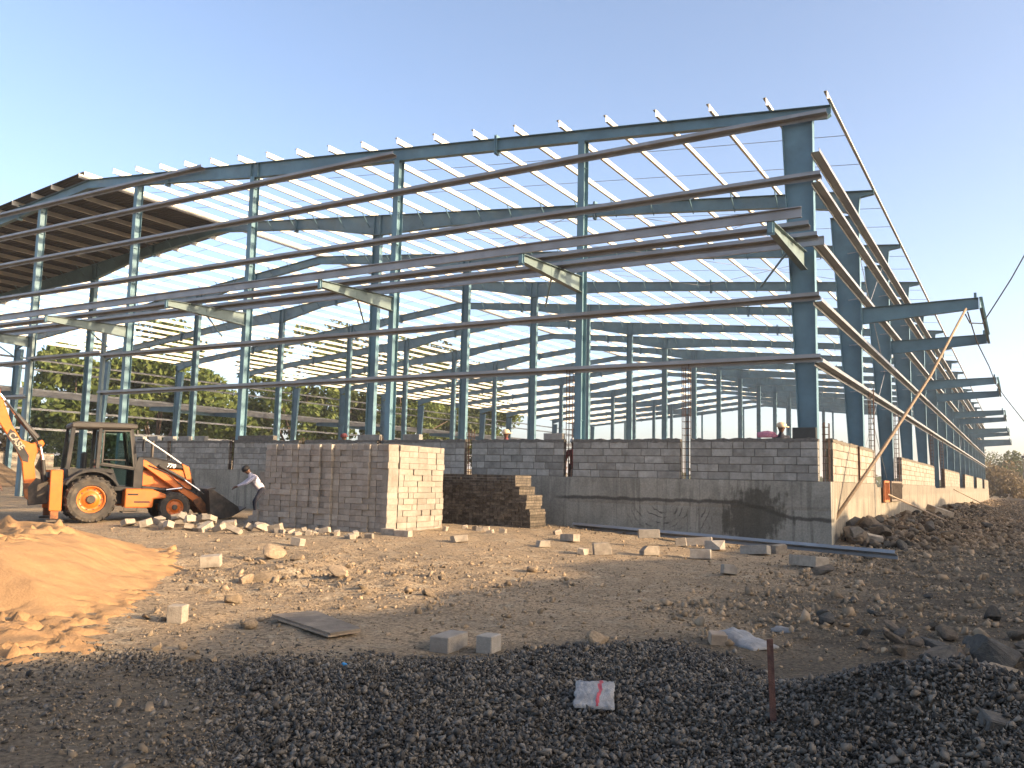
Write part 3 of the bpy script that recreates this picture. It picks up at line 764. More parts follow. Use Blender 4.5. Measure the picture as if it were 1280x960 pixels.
def side_wall(y0, y1, label, single, seed, x=-.005, s=1):
    if s > 0: Mx = Matrix.Translation((x, y0, ZP-.006)) @ Matrix.Rotation(rad(90), 4, 'Z')
    else: Mx = Matrix.Translation((x, y1, ZP-.006)) @ Matrix.Rotation(rad(-90), 4, 'Z')
    return block_wall(y1-y0, Mx, label, M['block_side'], M['mortar_side'], single, True, seed)
side_wall(.42, 8.0, 'sunlit block wall panel on the side plinth next to the corner', True, 40)
side_wall(15.7, 31.4, 'long sunlit block wall panel between the first two canopies', True, 41)
for q, (k0, k1, lb) in enumerate(((5, 7, 'sunlit block wall panel beyond the second canopy'), (8, 10, 'sunlit block wall panel beyond the third canopy'), (11, 13, 'small far sunlit block wall panel beyond the fourth canopy'), (14, 16, 'farthest sunlit block wall panel at the end of the plinth'))):
    side_wall(YF[k0]-.2, YF[k1]-.2, lb, False, 42+q)
for q in range(5):
    side_wall(3+q*24, 20+q*24, 'pale block wall on the far long side of the shed', False, 60+q, -WID+.2, 1)
# rebar cages in the slots between panels
def cage(x, y, z0, z1, label, grp, wx=.2, wy=.2):
    e = empty('rebar_cage', (x, y, z0)); tag(e, label, 'rebar', grp)
    for ax in (-1, 0, 1):
        for ay in (-1, 1):
            if ax == 0 and ay > 0: continue
            hz = (z1-z0)*(1-.06*R.random())
            MB().tube([(ax*wx/2, ay*wy/2, -.1), (ax*wx/2+R.uniform(-.02, .02), ay*wy/2, hz)], .011, 5).build('bar', M['rebar'], e)
    zz = .1
    while zz < (z1-z0)*.97:
        mb = MB(); r_ = .006
        for a, c in (((-1, -1), (1, -1)), ((1, -1), (1, 1)), ((1, 1), (-1, 1)), ((-1, 1), (-1, -1))):
            mb.tube([(a[0]*(wx/2+.012), a[1]*(wy/2+.012), zz), (c[0]*(wx/2+.012), c[1]*(wy/2+.012), zz)], r_, 4)
        mb.build('tie', M['rebar'], e); zz += .19
for i, x in enumerate((-3.905, -7.585, -11.22, -14.875, -18.56, -22.23, -25.87)):
    tall = i in (0, 1)
    lb = ('tall rusty rebar cage in the wall slot nearest the sunlit corner', 'tall rusty rebar cage beside the loose block on the wall top', 'short rusty rebar cage in the slot above the paver stack', 'short rebar cage in the slot just above the block stack', 'short rebar cage hidden behind the tall block stack', 'short dark rebar cage in the slot behind the bending worker', 'short rebar cage in the slot above the machine bonnet')[i]
    cage(x, .12, ZP, 4.95 if tall else (3.15 if i == 2 else 2.95), lb, 'rebar cages in the front wall', .19, .16)
for y, zt, lb in ((8.4, 5.0, 'tall rusty rebar cage between the corner side panel and the orange shutter'), (15.3, 4.6, 'tall rebar cage between the grey shutter and the long sunlit panel'), (31.7, 4.8, 'rebar cage at the far end of the long sunlit panel'), (39., 4.6, 'far rebar cage beyond the second canopy gap')): cage(-.14, y, ZP-.14, zt, lb, 'side rebar cages', .16, .2)
cage(-.14, .2, ZP, 3.3, 'rusty rebar cage in the corner slot of the plinth', 'corner rebar', .14, .14)
o = MB().box(-.03, .03, -.05, 0, 0, 1.1).build('wall_strip', M['rebar']); o.location = (.05, 4.3, ZP); tag(o, 'thin dark upright bar in front of the sunlit corner wall panel', 'bar')

# ================================================================ STACKS OF BLOCKS
bs = empty('block_stack', (-9.3, -6.45, .12)); tag(bs, 'tall cuboid stack of grey concrete blocks with a sunlit end', 'block stack')
NC, NRW, CW, CH, CD = 21, 15, .205, .150, .40
rr = random.Random(3)
me1 = MB().box(-CW+.009, 0, 0, CD, 0, CH-.005).mesh('block', bevel=.006); me1.materials.append(M['cblock'])
me2 = MB().box(-2*CW+.009, 0, 0, CW, 0, CH-.005).mesh('block', bevel=.006); me2.materials.append(M['cblock'])
stuffb = MB(); cnt = 0
colj = [rr.choice((-.10, -.06, -.03, 0, 0, .03)) for _ in range(NC+1)]
for r_ in range(NRW):
    c = 0
    while c < NC:
        dbl = c < NC-1 and rr.random() < .07 and c > 0
        x = -c*CW - (.012*r_ if c > 12 else 0)*0
        dy = colj[c]*.8 + rr.uniform(-.022, .022) + .006*r_*0
        Mx = TR(x+rr.uniform(-.002, .002), dy, r_*CH+.002, 0, 0, rr.uniform(-.02, .02))
        if c >= 1 and cnt < 300:
            ob = bpy.data.objects.new('block', me2 if dbl else me1); C.objects.link(ob); ob.parent = bs; ob.matrix_local = Mx; cnt += 1
        else:
            stuffb.box(-(2 if dbl else 1)*CW+.006, 0, 0, CW if dbl else CD, 0, CH-.003, Mx)
        c += 2 if dbl else 1
for r_ in range(NRW):                                   # sunlit end and the blocks behind
    y = .40
    while y < 2.3:
        L_ = rr.choice((.4, .4, .4, .2, .2)); L_ = min(L_, 2.36-y)
        stuffb.box(-.36, rr.uniform(-.028, .02), y+.005, y+L_-.005, r_*CH+.002, r_*CH+CH-.005); y += L_
for c in range(2, NC):
    for j in range(1, 6):
        stuffb.box(-c*CW-CW+.005, -c*CW, j*.4+.004, j*.4+.392, 0, NRW*CH-.003+rr.uniform(-.004, .012)+(.05 if (3 < c < 14 and j > 1) else 0))
for (c, h_) in ((21, 10), (22, 3), (23, 2), (24, 1)):        # ragged left end
    for r_ in range(h_):
        if c == 21 and r_ > 5 and rr.random() < .35: continue
        stuffb.box(-c*CW-CW+.006+rr.uniform(-.01, .02), -c*CW, rr.uniform(-.02, .08), .42, r_*CH+.002, r_*CH+CH-.002)
tag(stuffb.build('stacked_blocks', M['cblock'], bs), kind='stuff')

ps = empty('paver_stack', (-7.55, -2.35, .12)); tag(ps, 'low dark stack of small paver bricks with a stepped sunlit end', 'paver stack')
pv = MB(); rr = random.Random(9)
PW, PHt = .12, .078
for r_ in range(20):
    z = r_*PHt; x = 0 if z+PHt < .64 else (-.12 if z+PHt < 1.04 else (-.36 if z+PHt < 1.32 else -.50))
    x -= rr.choice((0, 0, .0, .03))
    while x > -5.0:
        wdt = PW if rr.random() < .78 else PW*2
        dy = rr.uniform(-.018, .014) - (.06 if rr.random() < .02 else 0)
        pv.box(x-wdt+.006, x-.005, dy, .9+rr.uniform(-.02, .02), z+.005, z+PHt-.004); x -= wdt
tag(pv.build('pavers', M['paver'], ps), kind='stuff')

# ================================================================ LOOSE BLOCKS, ROCKS
def chunk(L_, W_, H_, seed, broken):
    rs_ = np.random.RandomState(seed); mb = MB().box(-L_/2, L_/2, -W_/2, W_/2, 0, H_)
    me = mb.mesh('chunk', bevel=.008)
    if broken:
        bm = bmesh.new(); bm.from_mesh(me)
        for k in range(broken):
            n_ = Vector((rs_.choice([-1, 1])*rs_.uniform(.5, 1), rs_.uniform(-.7, .7), rs_.uniform(-.3, .8))).normalized()
            r_ = bmesh.ops.bisect_plane(bm, geom=list(bm.verts)+list(bm.edges)+list(bm.faces), plane_co=n_*rs_.uniform(.25, .4)*L_ + Vector((0, 0, H_/2)), plane_no=n_, clear_outer=True)
            bmesh.ops.holes_fill(bm, edges=[e for e in bm.edges if e.is_boundary], sides=0)
        bmesh.ops.recalc_face_normals(bm, faces=bm.faces); bm.to_mesh(me); bm.free()
    return me
GREY, PALE = M['cblock'], M['cblock_pale']
def put_block(x, y, L_, W_, H_, rz, seed, mt, label, grp=None, broken=0, tilt=(0, 0), dz=0., name='concrete_block', cat='block'):
    o = link(name, chunk(L_, W_, H_, seed, broken), mt); o.matrix_world = TR(x, y, surf(x, y)-.012+dz, tilt[0], tilt[1], rz)
    return tag(o, label, cat, grp)
put_block(-3.61, -17.15, .17, .17, .19, .5, 1, PALE, 'single pale cube block with a long shadow beside the orange sand')
put_block(-.50, -16.55, .20, .40, .15, .10, 2, GREY, 'long grey concrete block at the gravel edge, left of its cube neighbour')
put_block(-.10, -16.48, .165, .20, .165, .06, 3, GREY, 'grey cube shaped block at the gravel edge beside the longer block')
put_block(-8.55, -6.78, .40, .2, .15, .1, 4, PALE, 'pale block lying at the foot of the sunlit stack end')
put_block(-9.0, -6.72, .40, .2, .15, .0, 5, PALE, 'pale block pushed against the front corner of the block stack')
line = [(-3.39, -4.05, .5, .2, .2, .5, GREY, 'grey block resting on a pale broken block near the steel section'), (-2.62, -5.98, .38, .2, .2, .9, PALE, 'pale upright broken block under the grey one near the steel section'),
        (-2.73, -3.65, .25, .2, .2, .3, PALE, 'small pale block standing beside the fallen steel section'), (-2.5, -2.99, .6, .2, .2, .25, GREY, 'grey block half behind the fallen steel section'),
        (-1.91, -3.68, .42, .22, .22, -.3, GREY, 'grey block with a sunlit face propping the fallen steel section'), (-.94, -3.86, .65, .2, .2, -.2, GREY, 'long grey block propping the middle of the fallen steel section'),
        (-1.60, -5.67, .42, .2, .2, .2, GREY, 'small grey block in front of the propped steel section'), (-.18, -8.5, .24, .18, .16, .6, GREY, 'lone grey block fragment on the shaded dirt'),
        (-.58, -3.16, .3, .2, .2, .8, PALE, 'pale block bit beneath the steel section near the pole foot'), (.64, -6.0, .85, .3, .2, -.75, PALE, 'large pale slab tipped over in front of the plinth corner'),
        (-3.31, -6.86, .36, .22, .25, .6, PALE, 'pale upright block standing alone in front of the plinth'), (-3.62, -7.15, .2, .15, .12, .2, PALE, 'little pale fragment beside the upright block'),
        (-5.0, -6.35, .3, .2, .14, .9, PALE, 'pale fragment on the sunlit dirt in front of the paver stack'), (-6.82, -6.96, .38, .2, .15, .7, PALE, 'pale tilted block near the foot of the paver stack'),
        (-5.1, -4.79, .55, .2, .17, -.5, PALE, 'bright white broken block lying by the paver stack end'), (-7.16, -13.67, .32, .22, .18, .7, PALE, 'pale tilted block at the sand heap edge'), (-8.95, -9.95, .34, .2, .17, .15, PALE, 'pale block lying in the rubble before the block stack')]
for q, (x, y, L_, W_, H_, rz, mt, lb) in enumerate(line):
    put_block(x, y, L_, W_, H_, rz, 50+q, mt, lb, None, q % 3 == 1 and 1 or (1 if H_ < .16 else 0), (R.uniform(-.15, .15), R.uniform(-.12, .12)), .02 if q else .2)
dump = [(-15.76, -8.99), (-15.19, -8.88), (-15.6, -8.2), (-14.17, -9.05), (-15.2, -7.75), (-13.77, -8.75), (-15.45, -7.35), (-13.67, -8.36), (-14.6, -7.3), (-13.25, -8.04), (-13.7, -7.5), (-12.18, -7.84), (-12.0, -8.9), (-12.6, -7.9), (-14.49, -8.34), (-14.2, -7.9), (-14.85, -8.15), (-13.9, -8.0), (-14.6, -8.8), (-13.35, -8.55), (-12.9, -8.5), (-14.0, -8.55), (-11.5, -8.0)]
for q, (x, y) in enumerate(dump):
    up = .16 if q in (14, 15, 16, 17, 21) else 0
    put_block(x, y, R.uniform(.22, .42), .19, R.uniform(.13, .18), R.uniform(0, 3.1), 100+q, PALE, 'pale broken block dumped in the heap before the loader', 'dumped blocks by the loader', 1 if q % 2 else 0, (R.uniform(-.5, .5), R.uniform(-.45, .45)), .05+up, 'dumped_block')
for q in range(26):                                       # line of chips along the stack foot
    x = -12.6 + 4.2*R.random(); y = -7.35 - .9*R.random()
    if q > 17: x = R.uniform(-8.8, -6.0); y = R.uniform(-5.0, -3.4)
    put_block(x, y, R.uniform(.12, .26), R.uniform(.1, .18), R.uniform(.07, .14), R.uniform(0, 3.1), 140+q, PALE, 'small pale chip of broken block lying below the stacks', 'block chips below the stacks', 1, (R.uniform(-.3, .3), R.uniform(-.3, .3)), 0, 'block_chip', 'chip')

def rock_mesh(seed, flat=.7):
    rs_ = np.random.RandomState(seed); bm = bmesh.new(); bmesh.ops.create_icosphere(bm, subdivisions=3, radius=1)
    ax = rs_.uniform(.75, 1.25, 3)
    for v in bm.verts:
        p = np.array(v.co[:]); 
        v.co = Vector(p)
    for c in range(11):
        d = rs_.normal(size=3); d /= np.linalg.norm(d); lim = rs_.uniform(.42, .85); dv = Vector(d)
        for v in bm.verts:
            q = v.co.dot(dv)
            if q > lim: v.co -= dv*(q-lim)*.93
    ph = rs_.uniform(0, 50, 3)
    for v in bm.verts:
        k = 1 + .07*math.sin(v.co.x*5+ph[0])*math.sin(v.co.y*6+ph[1])*math.sin(v.co.z*5+ph[2]) + rs_.uniform(-.018, .018)
        v.co = Vector((v.co.x*ax[0]*k, v.co.y*ax[1]*k, v.co.z*ax[2]*k*flat))
    me = bpy.data.meshes.new('rock'); bm.to_mesh(me); bm.free(); return me
RK = [rock_mesh(300+k, R.uniform(.55, .85)) for k in range(10)]
def rock(x, y, s, mt, label, grp=None, name='rock', sink=.25, parent=None, z=None, k=None):
    me = RK[R.randrange(len(RK)) if k is None else k].copy() if False else RK[R.randrange(len(RK)) if k is None else k]
    o = bpy.data.objects.new(name, me); C.objects.link(o)
    if not me.materials: me.materials.append(M['rock'])
    o.material_slots[0].link = 'OBJECT'; o.material_slots[0].material = mt
    zz = (surf(x, y) if z is None else z) + s*(.6-sink)
    if parent: o.parent = parent
    o.matrix_local = TR(x, y, zz, R.uniform(-.5, .5), R.uniform(-.5, .5), R.uniform(0, 6.3), (s, s, s))
    if not parent: tag(o, label, 'rock', grp)
    return o
big = [(3.95, -14.35, .29, 'rock_grey', 'largest dark grey boulder beyond the gravel pile'), (3.60, -14.5, .20, 'rock', 'brown split boulder leaning by the largest dark one'), (3.43, -13.74, .15, 'rock_grey', 'dark pointed rock behind the brown split boulder'),
       (3.08, -13.91, .12, 'rock', 'brown rock at the end of the row behind the gravel pile'), (3.28, -13.86, .10, 'rock', 'small brown rock next to the dark pointed one'), (3.08, -13.3, .12, 'rock_grey', 'flat grey rock on the shaded track'),
       (3.87, -11.25, .15, 'rock_grey', 'rounded dark rock alone on the shaded track'), (3.36, -11.66, .06, 'rock_pale', 'small orange stone on the shaded track'), (4.05, -14.75, .13, 'rock_pale', 'yellowish stones heaped below the largest boulder'),
       (2.27, -13.0, .13, 'rock_grey', 'dark undercut rock on the shaded dirt'), (2.13, -12.4, .10, 'rock_grey', 'angular grey rock behind the undercut one'), (1.13, -7.17, .21, 'rock', 'reddish brown rock beside the tipped pale slab'),
       (-7.42, -12.07, .27, 'rock_pale', 'biggest pale boulder on the sunlit rubble with a long shadow'), (-5.62, -14.36, .15, 'rock_pale', 'pale upright stone in the sunlit rubble'), (-5.53, -14.04, .17, 'rock_pale', 'pale lumpy rock behind the upright stone'),
       (-4.04, -15.99, .10, 'rock_pale', 'small pale stone on bare sunlit dirt'), (-2.77, -16.92, .11, 'rock_pale', 'pale pointed stone beside the plywood board'), (-4.7, -13.36, .19, 'rock_pale', 'pale flat rock in the churned sunlit rubble'),
       (-2.51, -18.25, .07, 'rock_pale', 'tan stone at the sand foot'), (-2.36, -18.1, .06, 'rock_pale', 'smaller tan stone touching the one at the sand foot'), (-1.78, -18.46, .065, 'rock_pale', 'pale stone on the shaded dirt before the gravel'), (-1.66, -18.35, .06, 'rock_pale', 'second pale stone on the shaded dirt before the gravel'),
       (-3.08, -10.22, .14, 'rock_pale', 'white mottled stone in the middle of the dirt'), (2.32, -17.55, .055, 'rock_pale', 'pale lump lying on the gravel'), (.62, -15.6, .13, 'rock_pale', 'pale flat stone at the far gravel edge')]
for x, y, s, mt, lb in big: rock(x, y, s, M[mt], lb)
for q, (x, y, s) in enumerate([(2.75, -13.6, .10), (2.95, -12.9, .12), (3.5, -12.9, .14), (3.75, -13.2, .10), (4.25, -13.4, .16), (4.15, -12.6, .12), (2.6, -11.8, .09), (3.3, -12.3, .10), (4.3, -14.1, .14), (4.45, -11.9, .13), (3.2, -14.5, .09), (2.85, -14.3, .08), (4.2, -15.1, .08), (4.35, -14.9, .07), (3.9, -15.0, .06)]): rock(x, y, s, M['rock' if q % 3 else 'rock_grey'], 'dull brown rock in the cluster beyond the gravel pile', 'rocks beyond the gravel pile')
put_block(4.06, -17.86, .17, .12, .08, .6, 6, M['rock_grey'], 'grey block corner poking out of the heaped gravel', None, 0, (.35, .25), -.005)
rs = np.random.RandomState(77)
for q in range(100):
    if q < 45: x, y, mt = rs.normal(-5.6, 1.9), rs.normal(-13.2, 1.5), 'rock_pale'
    else: x, y, mt = rs.uniform(.6, 5.2), rs.uniform(-13.8, 2), rs.choice(['rock', 'rock_grey'])
    if poly_dist(np.array([x]), np.array([y]), SO)[0] > -.1: continue
    rock(x, y, float(np.clip(rs.lognormal(math.log(.055), .35), .03, .12)), M[mt], 'pale stone lying loose in the sunlit rubble' if q < 45 else 'dull stone lying loose on the shaded track', 'sunlit loose stones' if q < 45 else 'shaded loose stones', 'loose_stone', .3)
# rubble heaped along the side plinth
qn = 2600; qy = .7+55*rs.uniform(size=qn)**1.6; qx = .10+np.abs(rs.normal(0, 1.0, qn)); qs = np.clip(rs.lognormal(math.log(.06), .45, qn), .03, .16)
SMALL = scatter_mesh('small_stones', np.stack([np.maximum(qx, qs), qy, terr(qx, qy)+qs*.4+.06*np.maximum(0, 1-qx)], -1), qs, SH, rs)
rub = empty('rubble_heap', (0, 0, 0)); tag(rub, 'long heap of brown rubble stones against the side plinth', 'rubble')
SMALL.materials.append(M['rubble']); so_ = bpy.data.objects.new('small_stones', SMALL); C.objects.link(so_); so_.parent = rub; tag(so_, kind='stuff')
for q in range(290):
    t = rs.uniform()**1.7; y = .6 + 48*t; x = .12 + abs(rs.normal(0, .85))
    if y < 2.2 and x < .3: x += .3
    s = float(np.clip(rs.lognormal(math.log(.125), .45), .06, .36))
    if x < s*.8: x = s*.8+.05
    o = rock(x, y, s, M[rs.choice(['rock', 'rock', 'rock_grey'])], None, None, 'stone', .1, rub, surf(x, y)+.10*max(0, 1.2-x)*rs.uniform(0, 1))
put_block(.30, 2.3, .75, .45, .16, .4, 400, M['rock_grey'], 'flat concrete slab leaning on the side plinth corner', None, 2, (.9, .3), .12, 'concrete_slab', 'slab')
put_block(.8, 1.0, .55, .4, .14, .2, 401, PALE, 'pale flat slab lying at the start of the rubble heap', None, 0, (.1, .2), .1, 'concrete_slab', 'slab')
put_block(1.0, 21.0, 1.5, .5, .25, 1.0, 402, PALE, 'pale concrete lump on top of the distant rubble', None, 1, (.3, .2), .15, 'concrete_slab', 'slab')

# ================================================================ LOOSE THINGS
tb = empty('steel_section'); A = Vector((-6.96, -.78, .27)); B_ = Vector((1.9, -3.33, .16)); dlt = B_-A
zsec(MB(), 'X', 0, dlt.length, .2, .07, .007).build('web_and_flanges', M['galv'], tb)
tb.matrix_world = Matrix.Translation(A) @ dlt.to_track_quat('X', 'Z').to_matrix().to_4x4() @ Matrix.Rotation(rad(70), 4, 'X')
tag(tb, 'long galvanised steel section lying on blocks before the plinth', 'steel section')
o = MB().tube([(-.42, -.12, -.05), (.9, 2.7, 2.6), (2.0, 5.1, 4.95), (2.92, 7.1, 7.28)], [.05, .048, .042, .036], 8).build('bamboo_pole', M['bamboo'], None, True); tag(o, 'long weathered pole leaning from the plinth corner up to the canopy', 'pole')
o = MB().tube([(.02, 10.3, 1.35), (1.75, 13.2, .35)], .035, 8).build('prop', M['timber']); tag(o, 'thin timber prop bracing the orange shutter', 'prop')
o = MB().tube([(.02, 47., 1.5), (2.2, 50., .2)], .04, 8).build('prop', M['timber']); tag(o, 'thin timber prop leaning on the far side plinth', 'prop')
def shutter(y, L_, mt, label):
    e = empty('steel_formwork', (.05, y, 1.05)); tag(e, label, 'shutter')
    MB().box(0, .012, 0, L_, 0, .75).build('plate', M['formwork_g'], e)
    mb = MB(); mb.box(.012, .07, 0, .07, 0, .75).box(.012, .07, L_-.07, L_, 0, .75).box(.012, .07, .07, L_-.07, 0, .07).box(.012, .07, .07, L_-.07, .68, .75); mb.build('frame', mt, e)
    n = max(2, int(L_/.3))
    for i in range(1, n): MB().box(.013, .06, L_*i/n-.02, L_*i/n+.02, .071, .679).build('rib', mt, e)
shutter(9.3, 1.3, M['formwork'], 'orange steel shutter panel fixed to the side plinth top')
shutter(11.2, 3.3, M['formwork_g'], 'grey steel shutter panel beyond the orange one')
# stake
e = empty('steel_stake', (2.84, -17.82, surf(2.84, -17.82))); tag(e, 'short rusty angle iron stake driven into the gravel', 'stake')
Mx = TR(0, 0, 0, rad(-2), rad(-1.5), rad(25))
MB().box(-.02, .02, -.003, .003, -.2, .52, Mx).box(.014, .02, .003, .036, -.2, .52, Mx).build('angle', M['rust'], e, bevel=.001)
# plywood
bd = [(-2.82, -16.58), (-1.56, -17.05), (-1.50, -16.66), (-2.64, -16.10)]
e = empty('plywood_board'); tag(e, 'dusty plywood board lying flat at the shadow edge', 'board')
MB().loft([[Vector((x, y, surf(-2.2, -16.6)+z)) for x, y in bd] for z in (.012, .03)]).build('lower_ply', M['timber'], e)
MB().loft([[Vector((x+.01, y+.012, surf(-2.2, -16.6)+z)) for x, y in bd] for z in (.0305, .052)]).build('upper_ply', M['ply'], e)
# sacks
def sack(name, x, y, L_, W_, rz, label, stripes, seed, hgt=.03, lump=0., up=0., rx=0.):
    e = empty(name, (x, y, surf(x, y)+up), rz); e.rotation_euler.x = rx; tag(e, label, 'sack')
    nx, ny = 44, 28; u = np.linspace(-.5, .5, nx); v = np.linspace(-.5, .5, ny); U, V_ = np.meshgrid(u, v)
    edge = .05*vnoise(U*0+V_*6, U*0+2, seed)+.06*vnoise(U*7, V_*0+5, seed+1)
    X_ = U*L_*(1+edge*.8)+.02*vnoise(V_*8, U*8, seed+2); Y_ = V_*W_*(1+.9*edge)
    cre = np.abs(fbm(U*5.2, V_*4.1, seed+3, 5))
    Z_ = .018 + hgt*(1-(2*U)**4)*(1-(2*V_)**4) + .055*cre*(.4+lump*3) + lump*np.exp(-((U+.2)/.28)**2)*(1-(2*V_)**2)
    Vt = np.stack([X_, Y_, Z_], -1).reshape(-1, 3); Vb = Vt.copy(); Vb[:, 2] = .004
    i = np.arange((ny-1)*(nx-1)); a = (i//(nx-1))*nx + i % (nx-1); Fq = np.stack([a, a+1, a+nx+1, a+nx], -1)
    n0 = nx*ny
    rim = [k for k in range(nx-1)]; fs = [(k, n0+k, n0+k+1, k+1) for k in range(nx-1)] + [((ny-1)*nx+k, (ny-1)*nx+k+1, n0+(ny-1)*nx+k+1, n0+(ny-1)*nx+k) for k in range(nx-1)] + [(k*nx, (k+1)*nx, n0+(k+1)*nx, n0+k*nx) for k in range(ny-1)] + [(k*nx+nx-1, n0+k*nx+nx-1, n0+(k+1)*nx+nx-1, (k+1)*nx+nx-1) for k in range(ny-1)]
    me = np_mesh('sheet', np.concatenate([Vt, Vb]), np.concatenate([Fq, np.array(fs)]), True)
    o = link('sheet', me, [M['sack'], M['sackb'], M['sackg']], e)
    mi = np.zeros(len(me.polygons), np.int32)
    cu = (U[:-1, :-1]+U[1:, 1:]).ravel()/2; cv = (V_[:-1, :-1]+V_[1:, 1:]).ravel()/2
    if stripes:
        mi[:len(cu)][(np.abs(cu-.12-.06*cv) < .045)] = 1; mi[:len(cu)][(cv > .34) & (cv < .45) & (cu < -.05) & (cu > -.38)] = 2
    me.polygons.foreach_set('material_index', mi)
    for k in range(9 if stripes else 4):                           # frayed threads
        xx = R.uniform(-.1, .5)*L_; MB().tube([(xx, -W_*.48, .012), (xx+R.uniform(-.01, .02), -W_*.5-R.uniform(.015, .045), .012)], .0015, 4).build('thread', M['sack'], e)
    return e
sack('cement_sack', 1.55, -17.70, .28, .58, rad(24), 'flattened white woven sack with a red stripe on the gravel', True, 500, .022, 0., .06, rad(4))
sack('plastic_sack', 1.80, -14.78, .62, .36, rad(-28), 'crumpled white plastic sack behind the cardboard-brown block', False, 510, .05, .06)
sack('plastic_sheet', 1.95, -13.6, .30, .14, rad(-10), 'thin scrap of white plastic on the shaded dirt', False, 520, .02, .02)
put_block(1.62, -15.02, .16, .15, .11, .5, 410, M['timber'], 'small brown timber block in front of the white sack', None, 0, (.1, .05), 0, 'timber_block', 'timber')
o = link('plastic_scrap', chunk(.05, .03, .03, 411, 0), M['blue']); o.matrix_world = TR(-.72, -17.78, surf(-.72, -17.78), .2, .3, .4); tag(o, 'tiny blue plastic scrap at the gravel edge', 'scrap')
# things on the wall tops
def wallbox(name, x0, x1, y0, y1, z0, z1, mt, label, cat):
    o = MB().box(x0, x1, y0, y1, z0, z1).build(name, mt, None, bevel=.01); tag(o, label, cat); return o
ZW = ZP + CRS*(BH+JT) + .06
wallbox('shutter_board', -.96, -.35, .02, .18, ZW+.01, ZW+.30, M['slab'], 'black shutter board standing on the corner wall panel', 'board')
wallbox('loose_block', -8.45, -7.80, .0, .2, ZW, ZW+.2, M['block'], 'loose grey block on the wall top beside a tall rebar cage', 'block')
wallbox('loose_block', -13.9, -13.2, .0, .2, ZW, ZW+.2, M['block'], 'loose grey block on the wall top over the block stack', 'block')
wallbox('loose_block', -15.9, -14.9, .0, .2, ZW, ZW+.2, M['block'], 'dark loose block on the wall top beyond the block stack', 'block')
wallbox('loose_block', -21.9, -20.0, .0, .2, ZW, ZW+.2, M['mortar'], 'long dark loose block on the wall top behind the worker', 'block')
for q in range(5): wallbox('loose_block', -28.2+q*.95, -27.6+q*.95, 0, .2, ZW, ZW+.2, M['block'], 'grey block of the row laid dry above the machine bonnet', 'block')
bpy.context.view_layer.update()
for o in C.objects:
    if o.name.startswith('loose_block') and o.get('label', '').startswith('grey block of the row'): o['group'] = 'blocks laid dry on the wall'
# soil heap and yellow sheet at the left
def heap(X, Y): return -.3 + 3.6*np.exp(-(((X+62)/4.5)**2+((Y-10)/4.)**2)) + .3*fbm(X*.6, Y*.6, 130, 3)
o = link('soil_heap', grid_mesh('soil_heap', np.arange(-76, -50, .6), np.arange(-2, 24, .6), heap), M['bank']); tag(o, 'brown heap of soil at the far side of the shed', 'soil heap', kind='stuff')
sk = sack('yellow_sheet', -26.3, -8.2, 1.0, .7, rad(30), 'bright yellow plastic sheet crumpled on the ground behind the digger', False, 530, .12, .25)
for ch in sk.children: ch.data.materials.clear(); ch.data.materials.append(M['yellow'])
# cables
o = MB().tube([(2.9, 7.1, 7.1), (3.0, 7.6, 6.9), (3.34, 8.05, 6.93), (3.75, 8.1, 7.6), (4.2, 8.15, 8.35), (4.65, 8.2, 9.2), (6.0, 8.6, 10.6), (9.0, 9.0, 12.0)], .022, 6).build('power_cable', M['cable'], None, True); tag(o, 'black cable looping from the first canopy up to the right', 'cable')
o = MB().tube([(2.95, 7.5, 7.25), (3.02, 12, 6.95), (3.2, 20, 7.0), (3.22, 31.5, 7.42), (3.7, 31.8, 6.6), (4.6, 32, 5.2), (8, 33, 2.5), (9, 33.3, .1)], .022, 6).build('power_cable', M['cable'], None, True); tag(o, 'black cable sagging from the pole top along the canopies', 'cable')
o = MB().tube([(9.0, 9.0, -.2), (9.0, 9.0, 12.2)], [.11, .08], 8).build('utility_pole', M['timber'], None, True); tag(o, 'bare wooden utility pole carrying the black cable', 'pole')

